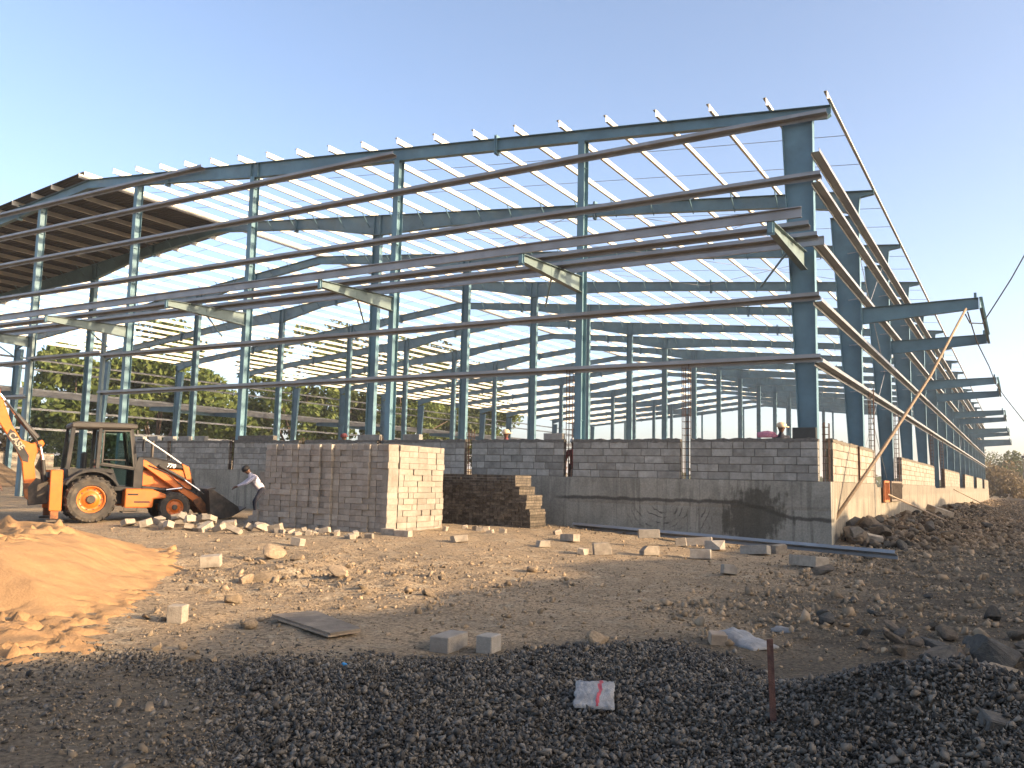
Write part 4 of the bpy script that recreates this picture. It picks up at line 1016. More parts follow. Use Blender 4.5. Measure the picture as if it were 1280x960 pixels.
# ================================================================ BACKHOE LOADER
HD = rad(63.32); P0 = Vector((-17.75, -8.76, 0)); Hn = Vector((math.cos(HD), math.sin(HD), 0)); Ln = Vector((-math.sin(HD), math.cos(HD), 0))
bc = P0 + Ln*1.06; bz = .115
bh = empty('backhoe_loader', (bc.x, bc.y, bz), HD); tag(bh, 'orange and black backhoe loader with its front bucket lowered', 'backhoe loader')
def P3(s, z, y): return Vector((s, y, z))
def plate(poly, y0, y1, name, mt, parent=bh, bevel=.012):
    return MB().prism(poly, y0, y1, lambda u, v, d: (u, d, v)).build(name, mt, parent, bevel=bevel)
def wheel(s, y, r_, wd, rim_r, lugs, sgn, hub=.12):
    e = empty('wheel', (s, y, r_)); e.parent = bh
    def fn(a, b_, ax): return (a, ax*sgn, b_)
    prof_ = [(rim_r, wd*.40), (rim_r*1.06, wd*.48), (r_*.80, wd*.52), (r_*.93, wd*.47), (r_*.975, wd*.36), (r_*.985, 0), (r_*.975, -wd*.36), (r_*.93, -wd*.47), (r_*.8, -wd*.52), (rim_r*1.06, -wd*.48), (rim_r, -wd*.40)]
    ty = MB().lathe(prof_, 40, fn, False)
    for i in range(lugs):
        for side in (1, -1):
            a = 2*math.pi*(i+.5*(side > 0))/lugs
            pts = []
            for t, ax, da in ((0, .03, 0.), (.5, .26, .10), (1, .52, .17)):
                aa = a+da*side*.9
                rr_ = r_*.985 if t < 1 else r_*.90
                pts.append(Vector(fn(math.cos(aa)*rr_, math.sin(aa)*rr_, ax*side*wd)))
            for p, q in zip(pts[:-1], pts[1:]):
                c = (p+q)/2; up = Vector((c.x, 0, c.z)).normalized()
                ty.bar(p, q, .055 if r_ > .5 else .04, .055 if r_ > .5 else .03, up)
    ty.build('tyre', M['rubber'], e)
    MB().lathe([(rim_r, wd*.42), (rim_r*.95, wd*.44), (rim_r*.90, wd*.30), (rim_r*.62, wd*.22), (rim_r*.60, wd*.26), (.01, wd*.26)], 28, fn, False).lathe([(rim_r, -wd*.42), (rim_r*.9, -wd*.3), (.01, -wd*.3)], 20, fn, False).build('rim', M['orange'], e, True)
    MB().lathe([(hub, wd*.2), (hub, wd*.36), (hub*.8, wd*.40), (.005, wd*.40)], 14, fn, False).build('hub', M['bucket'], e)
    nb = 10 if r_ > .5 else 8
    for i in range(nb):
        a = 2*math.pi*i/nb; rb = rim_r*.76
        MB().lathe([(rim_r*.055, wd*.22), (rim_r*.055, wd*.31), (.003, wd*.31)], 8, lambda a_, b_, ax, ca=math.cos(a)*rb, sa=math.sin(a)*rb: (a_+ca, ax*sgn, b_+sa), False).build('bolt', M['bucket'], e)
    return e
wheel(0, -.83, .645, .44, .37, 20, -1); wheel(0, .83, .645, .44, .37, 20, 1)
wheel(2.22, -.80, .43, .32, .235, 22, -1, .08); wheel(2.22, .80, .43, .32, .235, 22, 1, .08)
plate([(-.95, .55), (1.0, .50), (2.75, .55), (2.75, .80), (1.2, .98), (-.95, 1.0)], -.36, .36, 'chassis', M['blackp'])
MB().tube([(0, -.75, .645), (0, .75, .645)], .14, 12).tube([(2.22, -.7, .44), (2.22, .7, .44)], .08, 10).build('axles', M['bucket'], bh)
# bonnet
plate([(1.30, 1.02), (1.30, 1.48), (2.05, 1.53), (2.62, 1.50), (2.78, 1.20), (2.84, .95), (2.40, .86), (1.8, .90)], -.40, .40, 'bonnet_side', M['orange'], bevel=.03)
plate([(1.28, 1.485), (1.28, 1.86), (1.5, 1.88), (2.2, 1.76), (2.46, 1.68), (2.60, 1.505), (2.05, 1.535)], -.43, .43, 'bonnet_top', M['blackp'], bevel=.05)
plate([(2.62, 1.56), (2.70, 1.54), (2.93, .90), (2.90, .72), (2.78, .80), (2.76, 1.2)], -.42, .42, 'grille', M['blackp'], bevel=.02)
plate([(2.44, 1.70), (2.66, 1.60), (2.76, 1.18), (2.60, 1.22)], -.445, -.405, 'nose_cheek', M['orange']); plate([(2.44, 1.70), (2.66, 1.60), (2.76, 1.18), (2.60, 1.22)], .405, .445, 'nose_cheek', M['orange'])
plate([(1.25, 1.0), (1.25, 1.36), (1.65, 1.30), (1.72, 1.08)], -.47, -.41, 'side_cover', M['orange'])
# step box and fuel tank
tk = plate([(.86, .42), (.86, .95), (1.55, .95), (1.95, .80), (1.95, .70), (1.62, .66), (1.60, .42)], -1.0, -.45, 'tank_box', M['orange'], bevel=.025)
for (s_, z_) in ((.92, .77), (1.10, .56)): MB().box(s_, s_+(.28 if s_ < 1 else .42), -1.004, -.995, z_, z_+.045).build('slot', M['dark'], tk)
plate([(.86, .42), (.86, .95), (1.55, .95), (1.60, .42)], .45, 1.0, 'tank_box', M['orange'], bevel=.025)
MB().box(.82, 1.25, -1.0, -.5, .28, .31).box(.84, .87, -.97, -.94, .31, .45).box(1.18, 1.21, -.97, -.94, .31, .45).build('step', M['bucket'], bh)
# fenders
for sg in (-1, 1):
    pts = [(math.cos(a)*.79, .645+math.sin(a)*.82) for a in np.linspace(rad(150), rad(28), 15)]
    inn = [(math.cos(a)*.72, .645+math.sin(a)*.75) for a in np.linspace(rad(28), rad(150), 15)]
    y0, y1 = sorted((sg*.52, sg*1.02))
    MB().prism(pts+inn, y0, y1, lambda u, v, d: (u, d, v)).prism([(-.85, 1.02), (-.72, 1.10), (-.25, 1.46), (.25, 1.52), (.55, 1.35), (.3, 1.40), (-.3, 1.35), (-.7, 1.0)], *sorted((sg*.30, sg*.95)), lambda u, v, d: (u, d, v)).build('fender', M['blackp'], bh, bevel=.012)
# cab
YC = .66
cab = plate([(-.55, 1.0), (-.60, 1.48), (.55, 1.50), (.72, 1.02), (1.22, .98), (1.22, .88), (-.5, .88)], -YC, YC, 'cab_floor', M['blackp'])
rf = plate([(-.58, 2.60), (-.60, 2.74), (-.45, 2.79), (.95, 2.80), (1.14, 2.77), (1.12, 2.64)], -YC-.04, YC+.04, 'cab_roof', M['roofp'], bevel=.04)
for sg in (-1, 1):
    y = sg*(YC-.04)
    for nm, a, c, wd in (('rear_post', (-.52, 2.62), (-.60, 1.45), .11), ('middle_post', (.17, 2.62), (.15, 1.48), .10), ('front_post', (.98, 2.64), (1.18, 1.45), .08), ('lower_post', (1.18, 1.46), (1.20, .95), .09)):
        MB().bar((a[0], y, a[1]), (c[0], y, c[1]), wd, .07, (0, 1, 0)).build(nm, M['blackp'], bh, bevel=.008)
    MB().bar((.17, y, 1.62), (1.16, y, 1.50), .06, .05, (0, 1, 0)).build('door_rail', M['blackp'], bh)
    # door: frame plus pane, bottom hinged lower light
    dr = MB().bar((.26, y+sg*.03, 2.56), (.26, y+sg*.03, 1.64), .04, .03, (0, 1, 0)).bar((.24, y+sg*.03, 2.56), (.94, y+sg*.03, 2.58), .04, .03, (0, 1, 0)).bar((.94, y+sg*.03, 2.6), (1.10, y+sg*.03, 1.52), .04, .03, (0, 1, 0)).bar((.24, y+sg*.03, 1.65), (1.10, y+sg*.03, 1.54), .04, .03, (0, 1, 0)).build('door', M['roofp'], bh)
    MB().prism([(.28, 2.54), (.93, 2.56), (1.08, 1.56), (.28, 1.66)], y+sg*.02, y+sg*.026, lambda u, v, d: (u, d, v)).build('pane', M['glass'], dr)
    MB().bar((.30, y+sg*.05, 1.75), (.86, y+sg*.05, 1.75), .025, .02, (0, 1, 0)).build('handle', M['roofp'], dr)
    MB().prism([(.24, 1.58), (1.12, 1.47), (1.14, 1.02), (.75, 1.04), (.58, 1.45), (.24, 1.5)], y-.003, y+.003, lambda u, v, d: (u, d, v)).build('lower_window', M['glass'], bh)
MB().box(-.545, -.535, -.56, .56, 1.55, 2.58).build('rear_window', M['glass'], bh)
MB().prism([(1.0, 2.6), (1.006, 2.6), (1.176, 1.5), (1.17, 1.5)], -.58, .58, lambda u, v, d: (u, d, v)).build('windscreen', M['glass'], bh)
st_ = MB().box(-.12, .38, -.25, .25, 1.22, 1.36).build('seat', M['dark'], bh, bevel=.04); MB().box(-.2, -.08, -.24, .24, 1.37, 1.95).build('backrest', M['dark'], st_, bevel=.04)
sw = MB().tube([(.62, 0, 1.2), (.52, 0, 1.72)], .035, 8).build('steering_column', M['dark'], bh)
MB().tube([(.50+.06*math.sin(a)*0+.18*math.cos(a), .18*math.sin(a), 1.74+.07*math.cos(a)) for a in np.linspace(0, 2*math.pi, 17)], .015, 6, False).build('steering_wheel', M['dark'], sw)
MB().tube([(1.72, .22, 1.8), (1.72, .22, 2.36)], .045, 10).build('exhaust', M['bucket'], bh)
MB().tube([(1.15, -.62, 2.35), (1.28, -.86, 2.35), (1.28, -.86, 2.15)], .014, 6).build('mirror_arm', M['blackp'], bh)
MB().box(1.26, 1.29, -.95, -.77, 2.02, 2.34).build('mirror', M['dark'], bh, bevel=.008)
MB().box(1.12, 1.16, -.62, -.44, 2.50, 2.62).box(1.12, 1.16, .44, .62, 2.50, 2.62).build('work_lamps', M['roofp'], bh)
MB().tube([(1.38, -.50, 2.38), (1.9, -.48, 2.05), (2.42, -.46, 1.70)], .018, 6).build('guard_rail', M['white'], bh)
# loader arms, lift rams, bucket
for sg in (-1, 1):
    y0, y1 = sorted((sg*.50, sg*.60))
    ar = plate([(1.20, 1.66), (1.26, 1.80), (1.42, 1.76), (2.30, 1.18), (2.95, .72), (3.22, .42), (3.26, .24), (3.12, .22), (2.80, .58), (2.20, 1.00), (1.42, 1.55)], y0, y1, 'loader_arm', M['orange'], bevel=.015)
    plate([(2.78, .62), (2.98, .74), (3.24, .42), (3.27, .22), (3.10, .20), (2.86, .48)], *sorted((sg*.495, sg*.607)), 'arm_end', M['orange_worn'], ar)
    MB().tube([(1.35, sg*.66, .98), (2.0, sg*.66, .92)], .055, 10).build('ram_barrel', M['blackp'], bh); MB().tube([(2.0, sg*.66, .92), (2.45, sg*.62, .98)], .03, 8).build('ram_rod', M['chrome'], bh)
    MB().tube([(1.80, sg*.46, 1.62), (2.55, sg*.46, 1.22)], .05, 10).build('tilt_ram', M['blackp'], bh)
    MB().tube([(2.5, sg*.46, 1.24), (3.12, sg*.46, .82)], .03, 8).build('tilt_rod', M['chrome'], bh)
    MB().tube([(1.5, sg*.62, 1.62), (2.0, sg*.64, 1.42), (2.5, sg*.64, 1.0), (2.9, sg*.62, .80)], .016, 6).build('hose', M['hose'], bh)
    plate([(1.10, .9), (1.10, 1.5), (1.20, 1.86), (1.34, 1.84), (1.36, .9)], *sorted((sg*.47, sg*.66)), 'arm_tower', M['blackp'])
bp = [(3.12, .92), (3.14, .60), (3.20, .28), (3.45, .12), (3.76, .15), (4.02, .30)]
bk = MB()
bo = [(u, v) for u, v in bp]; bi = [(u+.02, v+.022) for u, v in bp[::-1]]
bk.prism(bo+bi, -1.08, 1.08, lambda u, v, d: (u, d, v))
bkt = bk.build('bucket', M['bucket'], bh)
for sg in (-1, 1):
    plate([(3.10, .94), (3.24, .95), (3.98, .46), (4.05, .30), (3.76, .14), (3.45, .10), (3.18, .27)], *sorted((sg*1.082, sg*1.11)), 'side_plate', M['bucket'], bkt, .004)
MB().prism([(3.98, .26), (4.22, .42), (4.21, .45), (3.97, .30)], -1.1, 1.1, lambda u, v, d: (u, d, v)).build('cutting_edge', M['bucket'], bkt)
MB().prism([(3.06, .92), (3.06, .97), (3.30, 1.02), (3.30, .98)], -1.1, 1.1, lambda u, v, d: (u, d, v)).build('spill_guard', M['bucket'], bkt)
# rear: stabilisers, kingpost, boom and dipper
for sg in (-1, 1):
    y0, y1 = sorted((sg*.90, sg*1.10))
    sb = plate([(-1.02, .34), (-1.04, 1.42), (-.74, 1.44), (-.72, .34)], y0, y1, 'stabiliser', M['orange'], bevel=.015)
    plate([(-.98, .12), (-.98, .75), (-.78, .75), (-.78, .12)], *sorted((sg*.93, sg*1.07)), 'inner_leg', M['orange_worn'], sb)
    plate([(-1.08, .05), (-1.08, .11), (-.66, .11), (-.66, .05)], *sorted((sg*.82, sg*1.18)), 'pad', M['bucket'], sb, .006)
MB().box(-1.02, -.80, -1.0, 1.0, .62, .80).box(-1.0, -.84, -1.0, 1.0, 1.22, 1.36).build('rear_frame', M['blackp'], bh)
plate([(-1.45, .45), (-1.5, .95), (-1.30, 1.20), (-1.0, 1.1), (-.98, .5)], -.16, .16, 'kingpost', M['bucket'])
bm_ = [(-1.34, .52), (-1.52, .66), (-1.60, 1.10), (-1.68, 1.62), (-1.86, 2.02), (-2.28, 2.66), (-2.55, 3.14), (-2.42, 3.42), (-2.24, 3.30), (-1.98, 2.62), (-1.74, 2.24), (-1.48, 2.14), (-1.22, 2.26), (-1.16, 2.14), (-1.34, 1.86), (-1.38, 1.60), (-1.30, 1.08), (-1.24, .70)]
bo_ = plate(bm_, -.15, .15, 'boom', M['orange'], bevel=.02)
plate([(-1.34, .50), (-1.54, .66), (-1.605, 1.06), (-1.29, 1.06), (-1.22, .70)], -.158, .158, 'boom_foot', M['orange_worn'], bo_)
MB().tube([(-1.28, -.17, 2.08), (-1.28, .17, 2.08)], .06, 10).tube([(-2.36, -.17, 3.12), (-2.36, .17, 3.12)], .06, 10).build('pins', M['bucket'], bo_)
for sg in (-1, 1):
    MB().tube([(-1.10, sg*.24, 1.1), (-1.18, sg*.24, 1.70)], .055, 10).build('boom_ram', M['blackp'], bh)
    MB().tube([(-1.18, sg*.24, 1.7), (-1.26, sg*.22, 2.05)], .03, 8).build('boom_rod', M['chrome'], bh)
MB().tube([(-1.34, 0, 2.30), (-1.90, 0, 2.92)], .075, 12).build('dipper_ram', M['roofp'], bh); MB().tube([(-1.9, 0, 2.92), (-2.45, 0, 3.62)], .04, 10).build('dipper_rod', M['chrome'], bh)
for k in range(5):
    yy = -.19+.09*k; MB().tube([(-1.02, yy, 1.15), (-1.24-.02*k, yy, 1.5), (-1.20, yy, 1.85), (-1.36, yy, 2.22), (-1.8, yy*.8, 2.80), (-2.2, yy*.8, 3.30)], .018, 6).build('hose', M['hose'], bh)
plate([(-2.34, 3.62), (-2.62, 3.66), (-2.78, 3.0), (-3.05, 1.6), (-3.0, 1.45), (-2.86, 1.45), (-2.52, 2.9), (-2.26, 3.1)], -.13, .13, 'dipper', M['orange'], bevel=.02)
plate([(-3.05, 1.50), (-2.86, 1.50), (-2.55, 1.25), (-2.50, .85), (-2.72, .60), (-3.05, .70), (-3.2, 1.0)], -.30, .30, 'digging_bucket', M['bucket'])
# lettering
def text(txt, size, Mx, mt, parent, name='lettering', shear=0., extr=.004):
    cu = bpy.data.curves.new('txt', 'FONT'); cu.body = txt; cu.size = size; cu.extrude = extr; cu.shear = shear; cu.offset = .006*size/.2; cu.space_character = 1.02
    to = bpy.data.objects.new('txt', cu); C.objects.link(to)
    dg = bpy.context.evaluated_depsgraph_get(); me = bpy.data.meshes.new_from_object(to.evaluated_get(dg)); bpy.data.objects.remove(to); bpy.data.curves.remove(cu)
    me.materials.clear(); me.materials.append(mt)
    o = bpy.data.objects.new(name, me); C.objects.link(o); o.parent = parent; o.matrix_local = Mx; return o
# text faces the -y (right) side: local x -> +s, local y -> +z
Rx = Matrix.Rotation(rad(90), 4, 'X')
pl_ = plate([(-2.02, 2.52), (-1.90, 2.44), (-1.52, 1.80), (-1.53, 1.62), (-1.66, 1.66), (-1.86, 2.0), (-2.08, 2.36)], -.164, -.158, 'decal', M['blackp'], bo_, 0)
text('CASE', .22, Matrix.Translation((-2.06, -.168, 2.36)) @ Rx @ Matrix.Rotation(rad(-53), 4, 'Z'), M['cblock_pale'], bo_, extr=.003)
text('770', .16, Matrix.Translation((2.02, -.44, 1.585)) @ Rx @ Matrix.Rotation(rad(-7), 4, 'Z'), M['white'], bh, shear=.2)
# a few blocks riding in the bucket
for q, (s_, yy, z_, ry) in enumerate(((3.45, .2, .40, .5), (3.55, -.2, .42, .4), (3.62, .55, .38, .7), (3.42, -.55, .40, .3), (3.72, .1, .55, .6), (3.60, -.7, .35, .2), (3.5, .05, .62, .5))):
    o = link('bucket_block', chunk(.4, .2, .15, 600+q, 0), GREY)
    o.matrix_world = bh.matrix_basis @ TR(s_, yy, z_, .1, ry, rad(80)+q*.3); tag(o, 'grey block lying in the lowered loader bucket', 'block', 'blocks in the bucket')

# ================================================================ PEOPLE
def capsule(mb, p, q, r0_, r1_, n=10, flat=None):
    p = Vector(p); q = Vector(q); t = (q-p); L_ = max(t.length, 1e-5); t = t/L_
    up = Vector((0, 0, 1)) if abs(t.z) < .9 else Vector((1, 0, 0)); a = t.cross(up).normalized(); b_ = a.cross(t)
    if flat: a, b_ = Vector(flat[0]), Vector(flat[1])
    fa, fb = (flat[2], flat[3]) if flat else (1, 1)
    rings = []
    for k in range(4): th = math.pi/2*(k/4); rings.append((p - t*r0_*math.cos(th), r0_*math.sin(th)+.001))
    rings += [(p, r0_), (p+(q-p)*.5, (r0_+r1_)/2), (q, r1_)]
    for k in range(1, 5): th = math.pi/2*(k/4); rings.append((q + t*r1_*math.sin(th), r1_*math.cos(th)+.001))
    mb.loft([[c + rr_*(math.cos(2*math.pi*i/n)*a*fa + math.sin(2*math.pi*i/n)*b_*fb) for i in range(n)] for c, rr_ in rings])
def person(loc, rz, J, cols, label, voxel=.014, hat=None, grp=None):
    """J: joint positions (x forward, y left, z up). One continuous skin by voxel remesh; materials by nearest bone."""
    e = empty('person', loc, rz); tag(e, label, 'person', grp)
    B = []
    def bone(a, c, r0_, r1_, cl): B.append((Vector(a), Vector(c), r0_, r1_, cl))
    pel, che, nek, hed = J['pelvis'], J['chest'], J['neck'], J['head']
    bone(pel, che, .125, .15, 'shirt'); bone(che, nek, .14, .06, 'shirt'); bone(nek, hed, .052, .055, 'skin')
    hv_ = (Vector(hed)-Vector(nek)).normalized()
    bone(Vector(hed), Vector(hed)+hv_*.09, .078, .092, 'skin')
    for s_ in 'lr':
        sg = 1 if s_ == 'l' else -1
        sh = Vector(che)+Vector((0, sg*.17, .05)); el = J['elbow_'+s_]; wr = J['wrist_'+s_]
        bone(Vector(che)+Vector((0, sg*.08, .04)), sh, .09, .07, 'shirt'); bone(sh, el, .058, .046, 'shirt'); bone(el, wr, .045, .03, 'shirt' if cols.get('long') else 'skin')
        fd = (Vector(wr)-Vector(el)).normalized(); sd = fd.cross(Vector((0, 0, 1))).normalized(); pal = Vector(wr)+fd*.085
        bone(wr, pal, .027, .036, 'skin')
        for k in range(4):
            b0 = pal + sd*(.027-.018*k); l_ = (.07, .08, .075, .058)[k]; kn = b0+fd*l_*.55+Vector((0, 0, -.012)); bone(b0, kn, .010, .009, 'skin'); bone(kn, kn+fd*l_*.4+Vector((0, 0, -.03)), .009, .007, 'skin')
        tb_ = Vector(wr)+fd*.03+sd*sg*.03; bone(tb_, tb_+fd*.05+sd*sg*.02+Vector((0, 0, -.02)), .012, .009, 'skin')
        hp = Vector(pel)+Vector((0, sg*.095, -.03)); kn = J['knee_'+s_]; an = J['ankle_'+s_]
        bone(hp, kn, .095, .062, 'pants'); bone(kn, an, .060, .042, 'pants'); bone(Vector(an)+Vector((-.03, 0, -.045)), Vector(an)+Vector((.16, 0, -.05)), .04, .034, 'shoe')
    # nose and ears
    fc = Vector(hed)+hv_*.05; fwd = Vector(J.get('face', (1, 0, 0))).normalized(); lat = hv_.cross(fwd).normalized()
    bone(fc+fwd*.085+hv_*.01, fc+fwd*.105-hv_*.015, .012, .014, 'skin')
    for sg in (1, -1): bone(fc+lat*sg*.088+hv_*.01, fc+lat*sg*.092-hv_*.02, .014, .010, 'skin')
    mb = MB()
    for a, c, r0_, r1_, cl in B: capsule(mb, a, c, r0_, r1_, 10)
    me = mb.mesh('body'); tmp = bpy.data.objects.new('tmp', me); C.objects.link(tmp)
    md = tmp.modifiers.new('r', 'REMESH'); md.mode = 'VOXEL'; md.voxel_size = voxel; md.use_smooth_shade = True
    m2_ = tmp.modifiers.new('s', 'SMOOTH'); m2_.iterations = 2; m2_.factor = .4
    dg = bpy.context.evaluated_depsgraph_get(); bm2 = bpy.data.meshes.new_from_object(tmp.evaluated_get(dg)); bpy.data.objects.remove(tmp); bpy.data.meshes.remove(me)
    names = ['skin', 'shirt', 'pants', 'shoe']; bm2.materials.clear()
    for nme in names: bm2.materials.append(cols.get(nme, M['skin']))
    cen = np.empty(len(bm2.polygons)*3); bm2.polygons.foreach_get('center', cen); cen = cen.reshape(-1, 3); best = np.full(len(cen), 1e9); mi = np.zeros(len(cen), np.int32)
    for a, c, r0_, r1_, cl in B:
        a_ = np.array(a); d_ = np.array(c)-a_; t = np.clip(((cen-a_)@d_)/(d_@d_+1e-9), 0, 1); dist = np.linalg.norm(cen-a_-t[:, None]*d_, axis=1)-(r0_+(r1_-r0_)*t)
        mk = dist < best; best[mk] = dist[mk]; mi[mk] = names.index(cl)
    bm2.polygons.foreach_set('material_index', mi); bm2.polygons.foreach_set('use_smooth', np.ones(len(mi), bool))
    ob = bpy.data.objects.new('body', bm2); C.objects.link(ob); ob.parent = e
    top = Vector(hed)+hv_*.07
    q = hv_.to_track_quat('Z', 'Y').to_matrix().to_4x4()
    # hair shell, eyes, mouth
    hm = MB(); rings = [[Vector((math.cos(2*math.pi*i/14)*r_, math.sin(2*math.pi*i/14)*r_, z)) for i in range(14)] for r_, z in ((.094, -.02), (.102, .02), (.098, .06), (.075, .095), (.03, .112))]
    hm.loft(rings); ho = hm.build('hair', M['hair'], e, True); ho.matrix_local = Matrix.Translation(top - fwd*.018) @ q
    for sg in (1, -1):
        eo = MB().lathe([(.001, -.006), (.009, -.004), (.010, 0), (.006, .006), (.001, .008)], 8, lambda a, b_, ax: (ax, a, b_)).build('eye', M['hair'], e); eo.matrix_local = Matrix.Translation(fc+fwd*.084+lat*sg*.032+hv_*.022)
    mo = MB().box(-.006, .006, -.022, .022, -.004, .004).build('mouth', M['shirt_red'], e); mo.matrix_local = Matrix.Translation(fc+fwd*.082-hv_*.045)
    if hat:
        hm = MB(); hm.loft([[Vector((math.cos(2*math.pi*i/18)*r_*(1.1 if hat[1] else 1), math.sin(2*math.pi*i/18)*r_, z)) for i in range(18)] for r_, z in ((.120, -.002), (.122, .03), (.112, .075), (.08, .115), (.02, .13))])
        hm.prism([(.08, -.09), (.19, -.06), (.20, .06), (.08, .09)], -.004, .012, lambda u, v, d: (u, v, d))
        ho = hm.build('hat', hat[0], e, True); ho.matrix_local = Matrix.Translation(top + hv_*.0) @ q
    e.scale = (1.04, 1.04, 1.04)
    return e
STAND = dict(pelvis=(0, 0, .86), chest=(.02, 0, 1.22), neck=(.03, 0, 1.40), head=(.05, 0, 1.49), elbow_l=(.03, .26, 1.02), elbow_r=(.03, -.26, 1.02), wrist_l=(.18, .24, .82), wrist_r=(.18, -.24, .82), knee_l=(.03, .11, .46), knee_r=(.02, -.11, .46), ankle_l=(0, .12, .09), ankle_r=(0, -.12, .09))
BEND = dict(pelvis=(-.12, 0, .84), chest=(.14, 0, 1.13), neck=(.25, 0, 1.28), head=(.31, 0, 1.35), face=(.85, 0, -.5), elbow_l=(.40, .22, 1.0), elbow_r=(.38, -.22, .98), wrist_l=(.60, .12, .92), wrist_r=(.58, -.14, .90), knee_l=(.10, .12, .46), knee_r=(-.30, -.12, .47), ankle_l=(.05, .13, .09), ankle_r=(-.40, -.14, .10))
WORK = dict(shirt=M['shirt'], pants=M['trouser'], skin=M['skin'], shoe=M['shoe'], long=True)
mp = P0 + Hn*4.72 + Ln*.62
person((mp.x, mp.y, surf(mp.x, mp.y)), HD+math.pi, BEND, WORK, 'person in a pale shirt and dark trousers bending over the loader bucket', .012, (M['hair'], True))
fl_ = 1.30
def stand_in(x, y, rz, cols, label, hat=None, dz=0.):
    return person((x, y, fl_+.03+dz), rz, STAND, {**dict(skin=M['skin'], pants=M['trouser'], shoe=M['shoe']), **cols}, label, .016, hat)
stand_in(-10.4, 1.05, rad(-80), dict(shirt=M['shirt_red']), 'person in a pale helmet looking over the wall behind the paver stack', (M['helmet'], True), .12)
stand_in(-7.85, .95, rad(-70), dict(shirt=M['shirt_red']), 'person in red with a white helmet seen through the slot by the tall rebar cage', (M['helmet_w'], True), -.18)
stand_in(-1.45, .85, rad(-60), dict(shirt=M['trouser'], long=True), 'person in dark clothes and a tan cap behind the black shutter board', (M['helmet'], True), .22)
stand_in(-17.6, 1.3, rad(-100), dict(shirt=M['shirt_red']), 'person in maroon behind the wall over the block stack', (M['shirt_red'], True), .05)
KN = dict(STAND); 
person((-24.5, -4.2, surf(-24.5, -4.2)), rad(-40), STAND, dict(shirt=M['shirt_red'], pants=M['trouser'], skin=M['skin'], shoe=M['shoe']), 'person in a maroon shirt standing beyond the machine cab', .018)
person((-24.2, -8.0, surf(-24.2, -8.0)), rad(30), STAND, dict(shirt=M['shirt_teal'], pants=M['trouser'], skin=M['skin'], shoe=M['shoe']), 'person in a teal shirt standing behind the digger boom', .018)
# pink cloth bundle on the wall
bm = bmesh.new(); bmesh.ops.create_icosphere(bm, subdivisions=3, radius=1)
for v in bm.verts: k_ = 1+.25*math.sin(v.co.x*7+1)*math.sin(v.co.y*6)*math.sin(v.co.z*5+2); v.co = Vector((v.co.x*.26*k_, v.co.y*.09*k_, max(v.co.z*.12*k_, -.06)))
me = bpy.data.meshes.new('cloth_bundle'); bm.to_mesh(me); bm.free(); me.polygons.foreach_set('use_smooth', [True]*len(me.polygons))
o = link('cloth_bundle', me, M['shirt_pink']); o.location = (-1.65, .10, ZW+.10); tag(o, 'pink cloth bundle lying on the wall top beside the black shutter', 'cloth')

# ================================================================ TREES
def tree(name, label, x, y, h_, r_, seed, leaf, nl=6500, ls=.3, grp=None, trunk=.45, squash=.85, z=0.):
    rs_ = np.random.RandomState(seed); e = empty(name, (x, y, z)); tag(e, label, 'tree' if 'tree' in name else 'shrub', grp)
    mb = MB(); tips = []
    th = h_*trunk*.6
    mb.tube([(0, 0, -.3), (rs_.normal(0, .1), rs_.normal(0, .1), th*.6), (rs_.normal(0, .2), rs_.normal(0, .2), th)], [h_*.022, h_*.018, h_*.015], 8)
    nlimb = 9
    for k in range(nlimb):
        a = 2*math.pi*k/nlimb+rs_.uniform(-.4, .4); el_ = rs_.uniform(.25, 1.35)
        L_ = r_*rs_.uniform(.6, .95); p0 = Vector((0, 0, th*rs_.uniform(.75, 1)))
        tip = Vector((math.cos(a)*math.cos(el_)*L_, math.sin(a)*math.cos(el_)*L_, h_*trunk+(h_*(1-trunk))*rs_.uniform(.1, .85)*(.4+.6*math.sin(el_))))
        mid = (p0+tip)/2+Vector((0, 0, .12*h_*rs_.uniform(0, 1)))
        mb.tube([p0, mid, tip], [h_*.010, h_*.006, h_*.002], 6); tips.append(tip); tips.append(mid*.35+tip*.65+Vector(rs_.normal(0, r_*.2, 3)))
    mb.build('trunk', M['bark'], e, True)
    cs = []
    for t in tips:
        for q in range(3): cs.append(np.array(t)+rs_.normal(0, r_*.17, 3))
    for q in range(14):
        a = rs_.uniform(0, 6.28); u_ = rs_.uniform(-.5, 1); rr_ = math.sqrt(1-min(u_*u_, .95))*r_*rs_.uniform(.55, 1.0)
        cs.append(np.array([math.cos(a)*rr_, math.sin(a)*rr_, h_*(trunk+(1-trunk)*.5)+u_*h_*(1-trunk)*.47]))
    cs = np.array(cs); cr = rs_.uniform(.16, .30, len(cs))*r_
    per = rs_.multinomial(nl, cr**2/np.sum(cr**2)); Pn = []
    for c, rr_, n_ in zip(cs, cr, per):
        d_ = rs_.normal(size=(n_, 3)); d_ /= np.linalg.norm(d_, axis=1)[:, None]; Pn.append(c + d_*(rr_*rs_.uniform(.25, 1.05, n_)**.6)[:, None]*[1, 1, squash])
    Pn = np.concatenate(Pn); n_ = len(Pn)
    a = rs_.normal(size=(n_, 3)); a /= np.linalg.norm(a, axis=1)[:, None]; b_ = np.cross(a, rs_.normal(size=(n_, 3))); b_ /= np.linalg.norm(b_, axis=1)[:, None]
    s1 = (ls*rs_.uniform(.6, 1.3, n_))[:, None]; s2 = s1*rs_.uniform(.35, .6, n_)[:, None]
    V = np.stack([Pn-a*s1, Pn+b_*s2, Pn+a*s1, Pn-b_*s2], 1).reshape(-1, 3)
    V[:, 2] = np.maximum(V[:, 2], .05)
    link('crown', np_mesh('crown', V, np.arange(4*n_).reshape(-1, 4)), M[leaf], e)
    return e
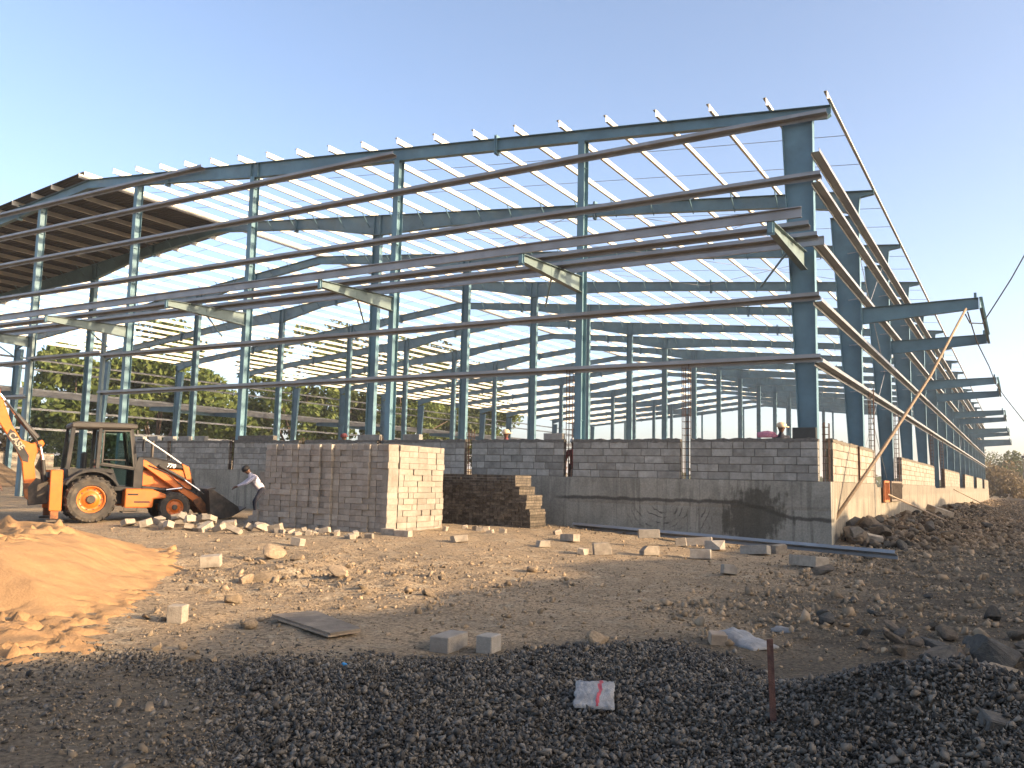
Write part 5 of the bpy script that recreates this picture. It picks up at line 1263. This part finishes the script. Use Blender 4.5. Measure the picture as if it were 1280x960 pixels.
tl = [(-88, 36, 16, 6.8, 'leaf'), (-86, 45, 19.5, 7.6, 'leaf'), (-90, 55, 14.5, 6.5, 'leaf'), (-92, 63, 10, 4.5, 'leaf_dark'), (-88, 71, 23.5, 8.5, 'leaf'), (-90, 83, 25.5, 9, 'leaf_dark'), (-87, 95, 25, 8.5, 'leaf'), (-90, 108, 26, 9, 'leaf_dark'), (-88, 121, 25, 9.0, 'leaf')]
tn = ['broad bright green tree at the near end of the row beyond the shed', 'tallest bright green tree behind the machine cab', 'lower bright tree beside the tallest one behind the cab', 'small dark tree standing in the gap of the tree row', 'tall bright tree after the gap in the tree row', 'tall dark tree between two bright ones beyond the shed', 'bright leafy tree seen over the block stack', 'tall dark tree behind the inner columns', 'bright tree at the far end of the tree row']
for q, (x, y, h_, r_, lf) in enumerate(tl): tree('roadside_tree', tn[q], x, y, h_, r_, 900+q, lf, 12000, .42, None, .2)
for q, (x, y, h_, r_) in enumerate([(-82, 16, 5.5, 4), (-84, 23, 6.5, 4.5), (-80, 29, 5.2, 3.8), (-90, 8, 5, 4.5), (-95, 0, 5, 5)]):
    tree('scrub_bush', 'dry brown green scrub bush beyond the far wall', x, y, h_, r_, 930+q, 'leaf_dry' if q % 2 else 'leaf_dark', 2600, .28, 'scrub beyond the far wall', .15)
for q, (x, y, h_, r_, lf, lb) in enumerate([(1.0, 150, 6.5, 5, 'leaf_dry', 'brown dry bush just past the far end of the shed'), (4.5, 185, 9, 6, 'leaf_dark', 'rounded dark green bush behind the dry one'), (9.5, 178, 5, 4, 'leaf', 'low green bush beside the far lamp post'), (11, 215, 9, 7, 'leaf_dark', 'dark hazy tree mass at the end of the track'), (-3, 230, 10, 8, 'leaf_dark', 'dark tree just visible behind the shed end'), (6.5, 160, 3.2, 3.5, 'leaf_dark', 'low dark shrub at the end of the track')]):
    tree('far_bush', lb, x, y, h_, r_, 950+q, lf, 3600, .35, None, .12)
e = empty('lamp_post', (4.7, 165, 0)); tag(e, 'thin dark lamp post among the far bushes', 'lamp post')
MB().tube([(0, 0, 0), (0, 0, 7.4)], [.12, .08], 8).build('post', M['blackp'], e); MB().box(-.25, .25, -.2, .2, 7.4, 7.9).build('lamp_head', M['blackp'], e)
rs = np.random.RandomState(4)
V = []; Pn = []
for q in range(300):                                           # low wooded skyline all round
    a = rs.uniform(0, 6.28); d_ = rs.uniform(330, 520); c = np.array([math.cos(a)*d_-20, math.sin(a)*d_+40, 0]); r_ = rs.uniform(6, 13); n_ = 90
    p = c + rs.normal(size=(n_, 3))*[r_*.8, r_*.8, r_*.28]; p[:, 2] = np.abs(p[:, 2])+.5; Pn.append(p)
Pn = np.concatenate(Pn); n_ = len(Pn); a = rs.normal(size=(n_, 3)); a /= np.linalg.norm(a, axis=1)[:, None]; b_ = np.cross(a, rs.normal(size=(n_, 3))); b_ /= np.linalg.norm(b_, axis=1)[:, None]
V = np.stack([Pn-a*1.8, Pn+b_*1.2, Pn+a*1.8, Pn-b_*1.2], 1).reshape(-1, 3)
o = link('far_wood', np_mesh('far_wood', V, np.arange(4*n_).reshape(-1, 4)), M['leaf_dark']); tag(o, 'low hazy line of far woodland along the horizon', 'wood', kind='stuff')

# ================================================================ AIR
hz = bpy.data.materials.new('dusty_air'); hz.use_nodes = True; n = hz.node_tree.nodes; n.clear()
mo_ = n.new('ShaderNodeOutputMaterial'); pv_ = n.new('ShaderNodeVolumePrincipled'); pv_.inputs['Color'].default_value = (.96, .93, .90, 1); pv_.inputs['Density'].default_value = .0005; pv_.inputs['Anisotropy'].default_value = .3
hz.node_tree.links.new(pv_.outputs[0], mo_.inputs['Volume'])
o = MB().box(-3600, 3600, -3600, 3600, -6, 40).build('haze', hz); tag(o, 'thin dusty evening haze over the site', 'haze', kind='stuff')
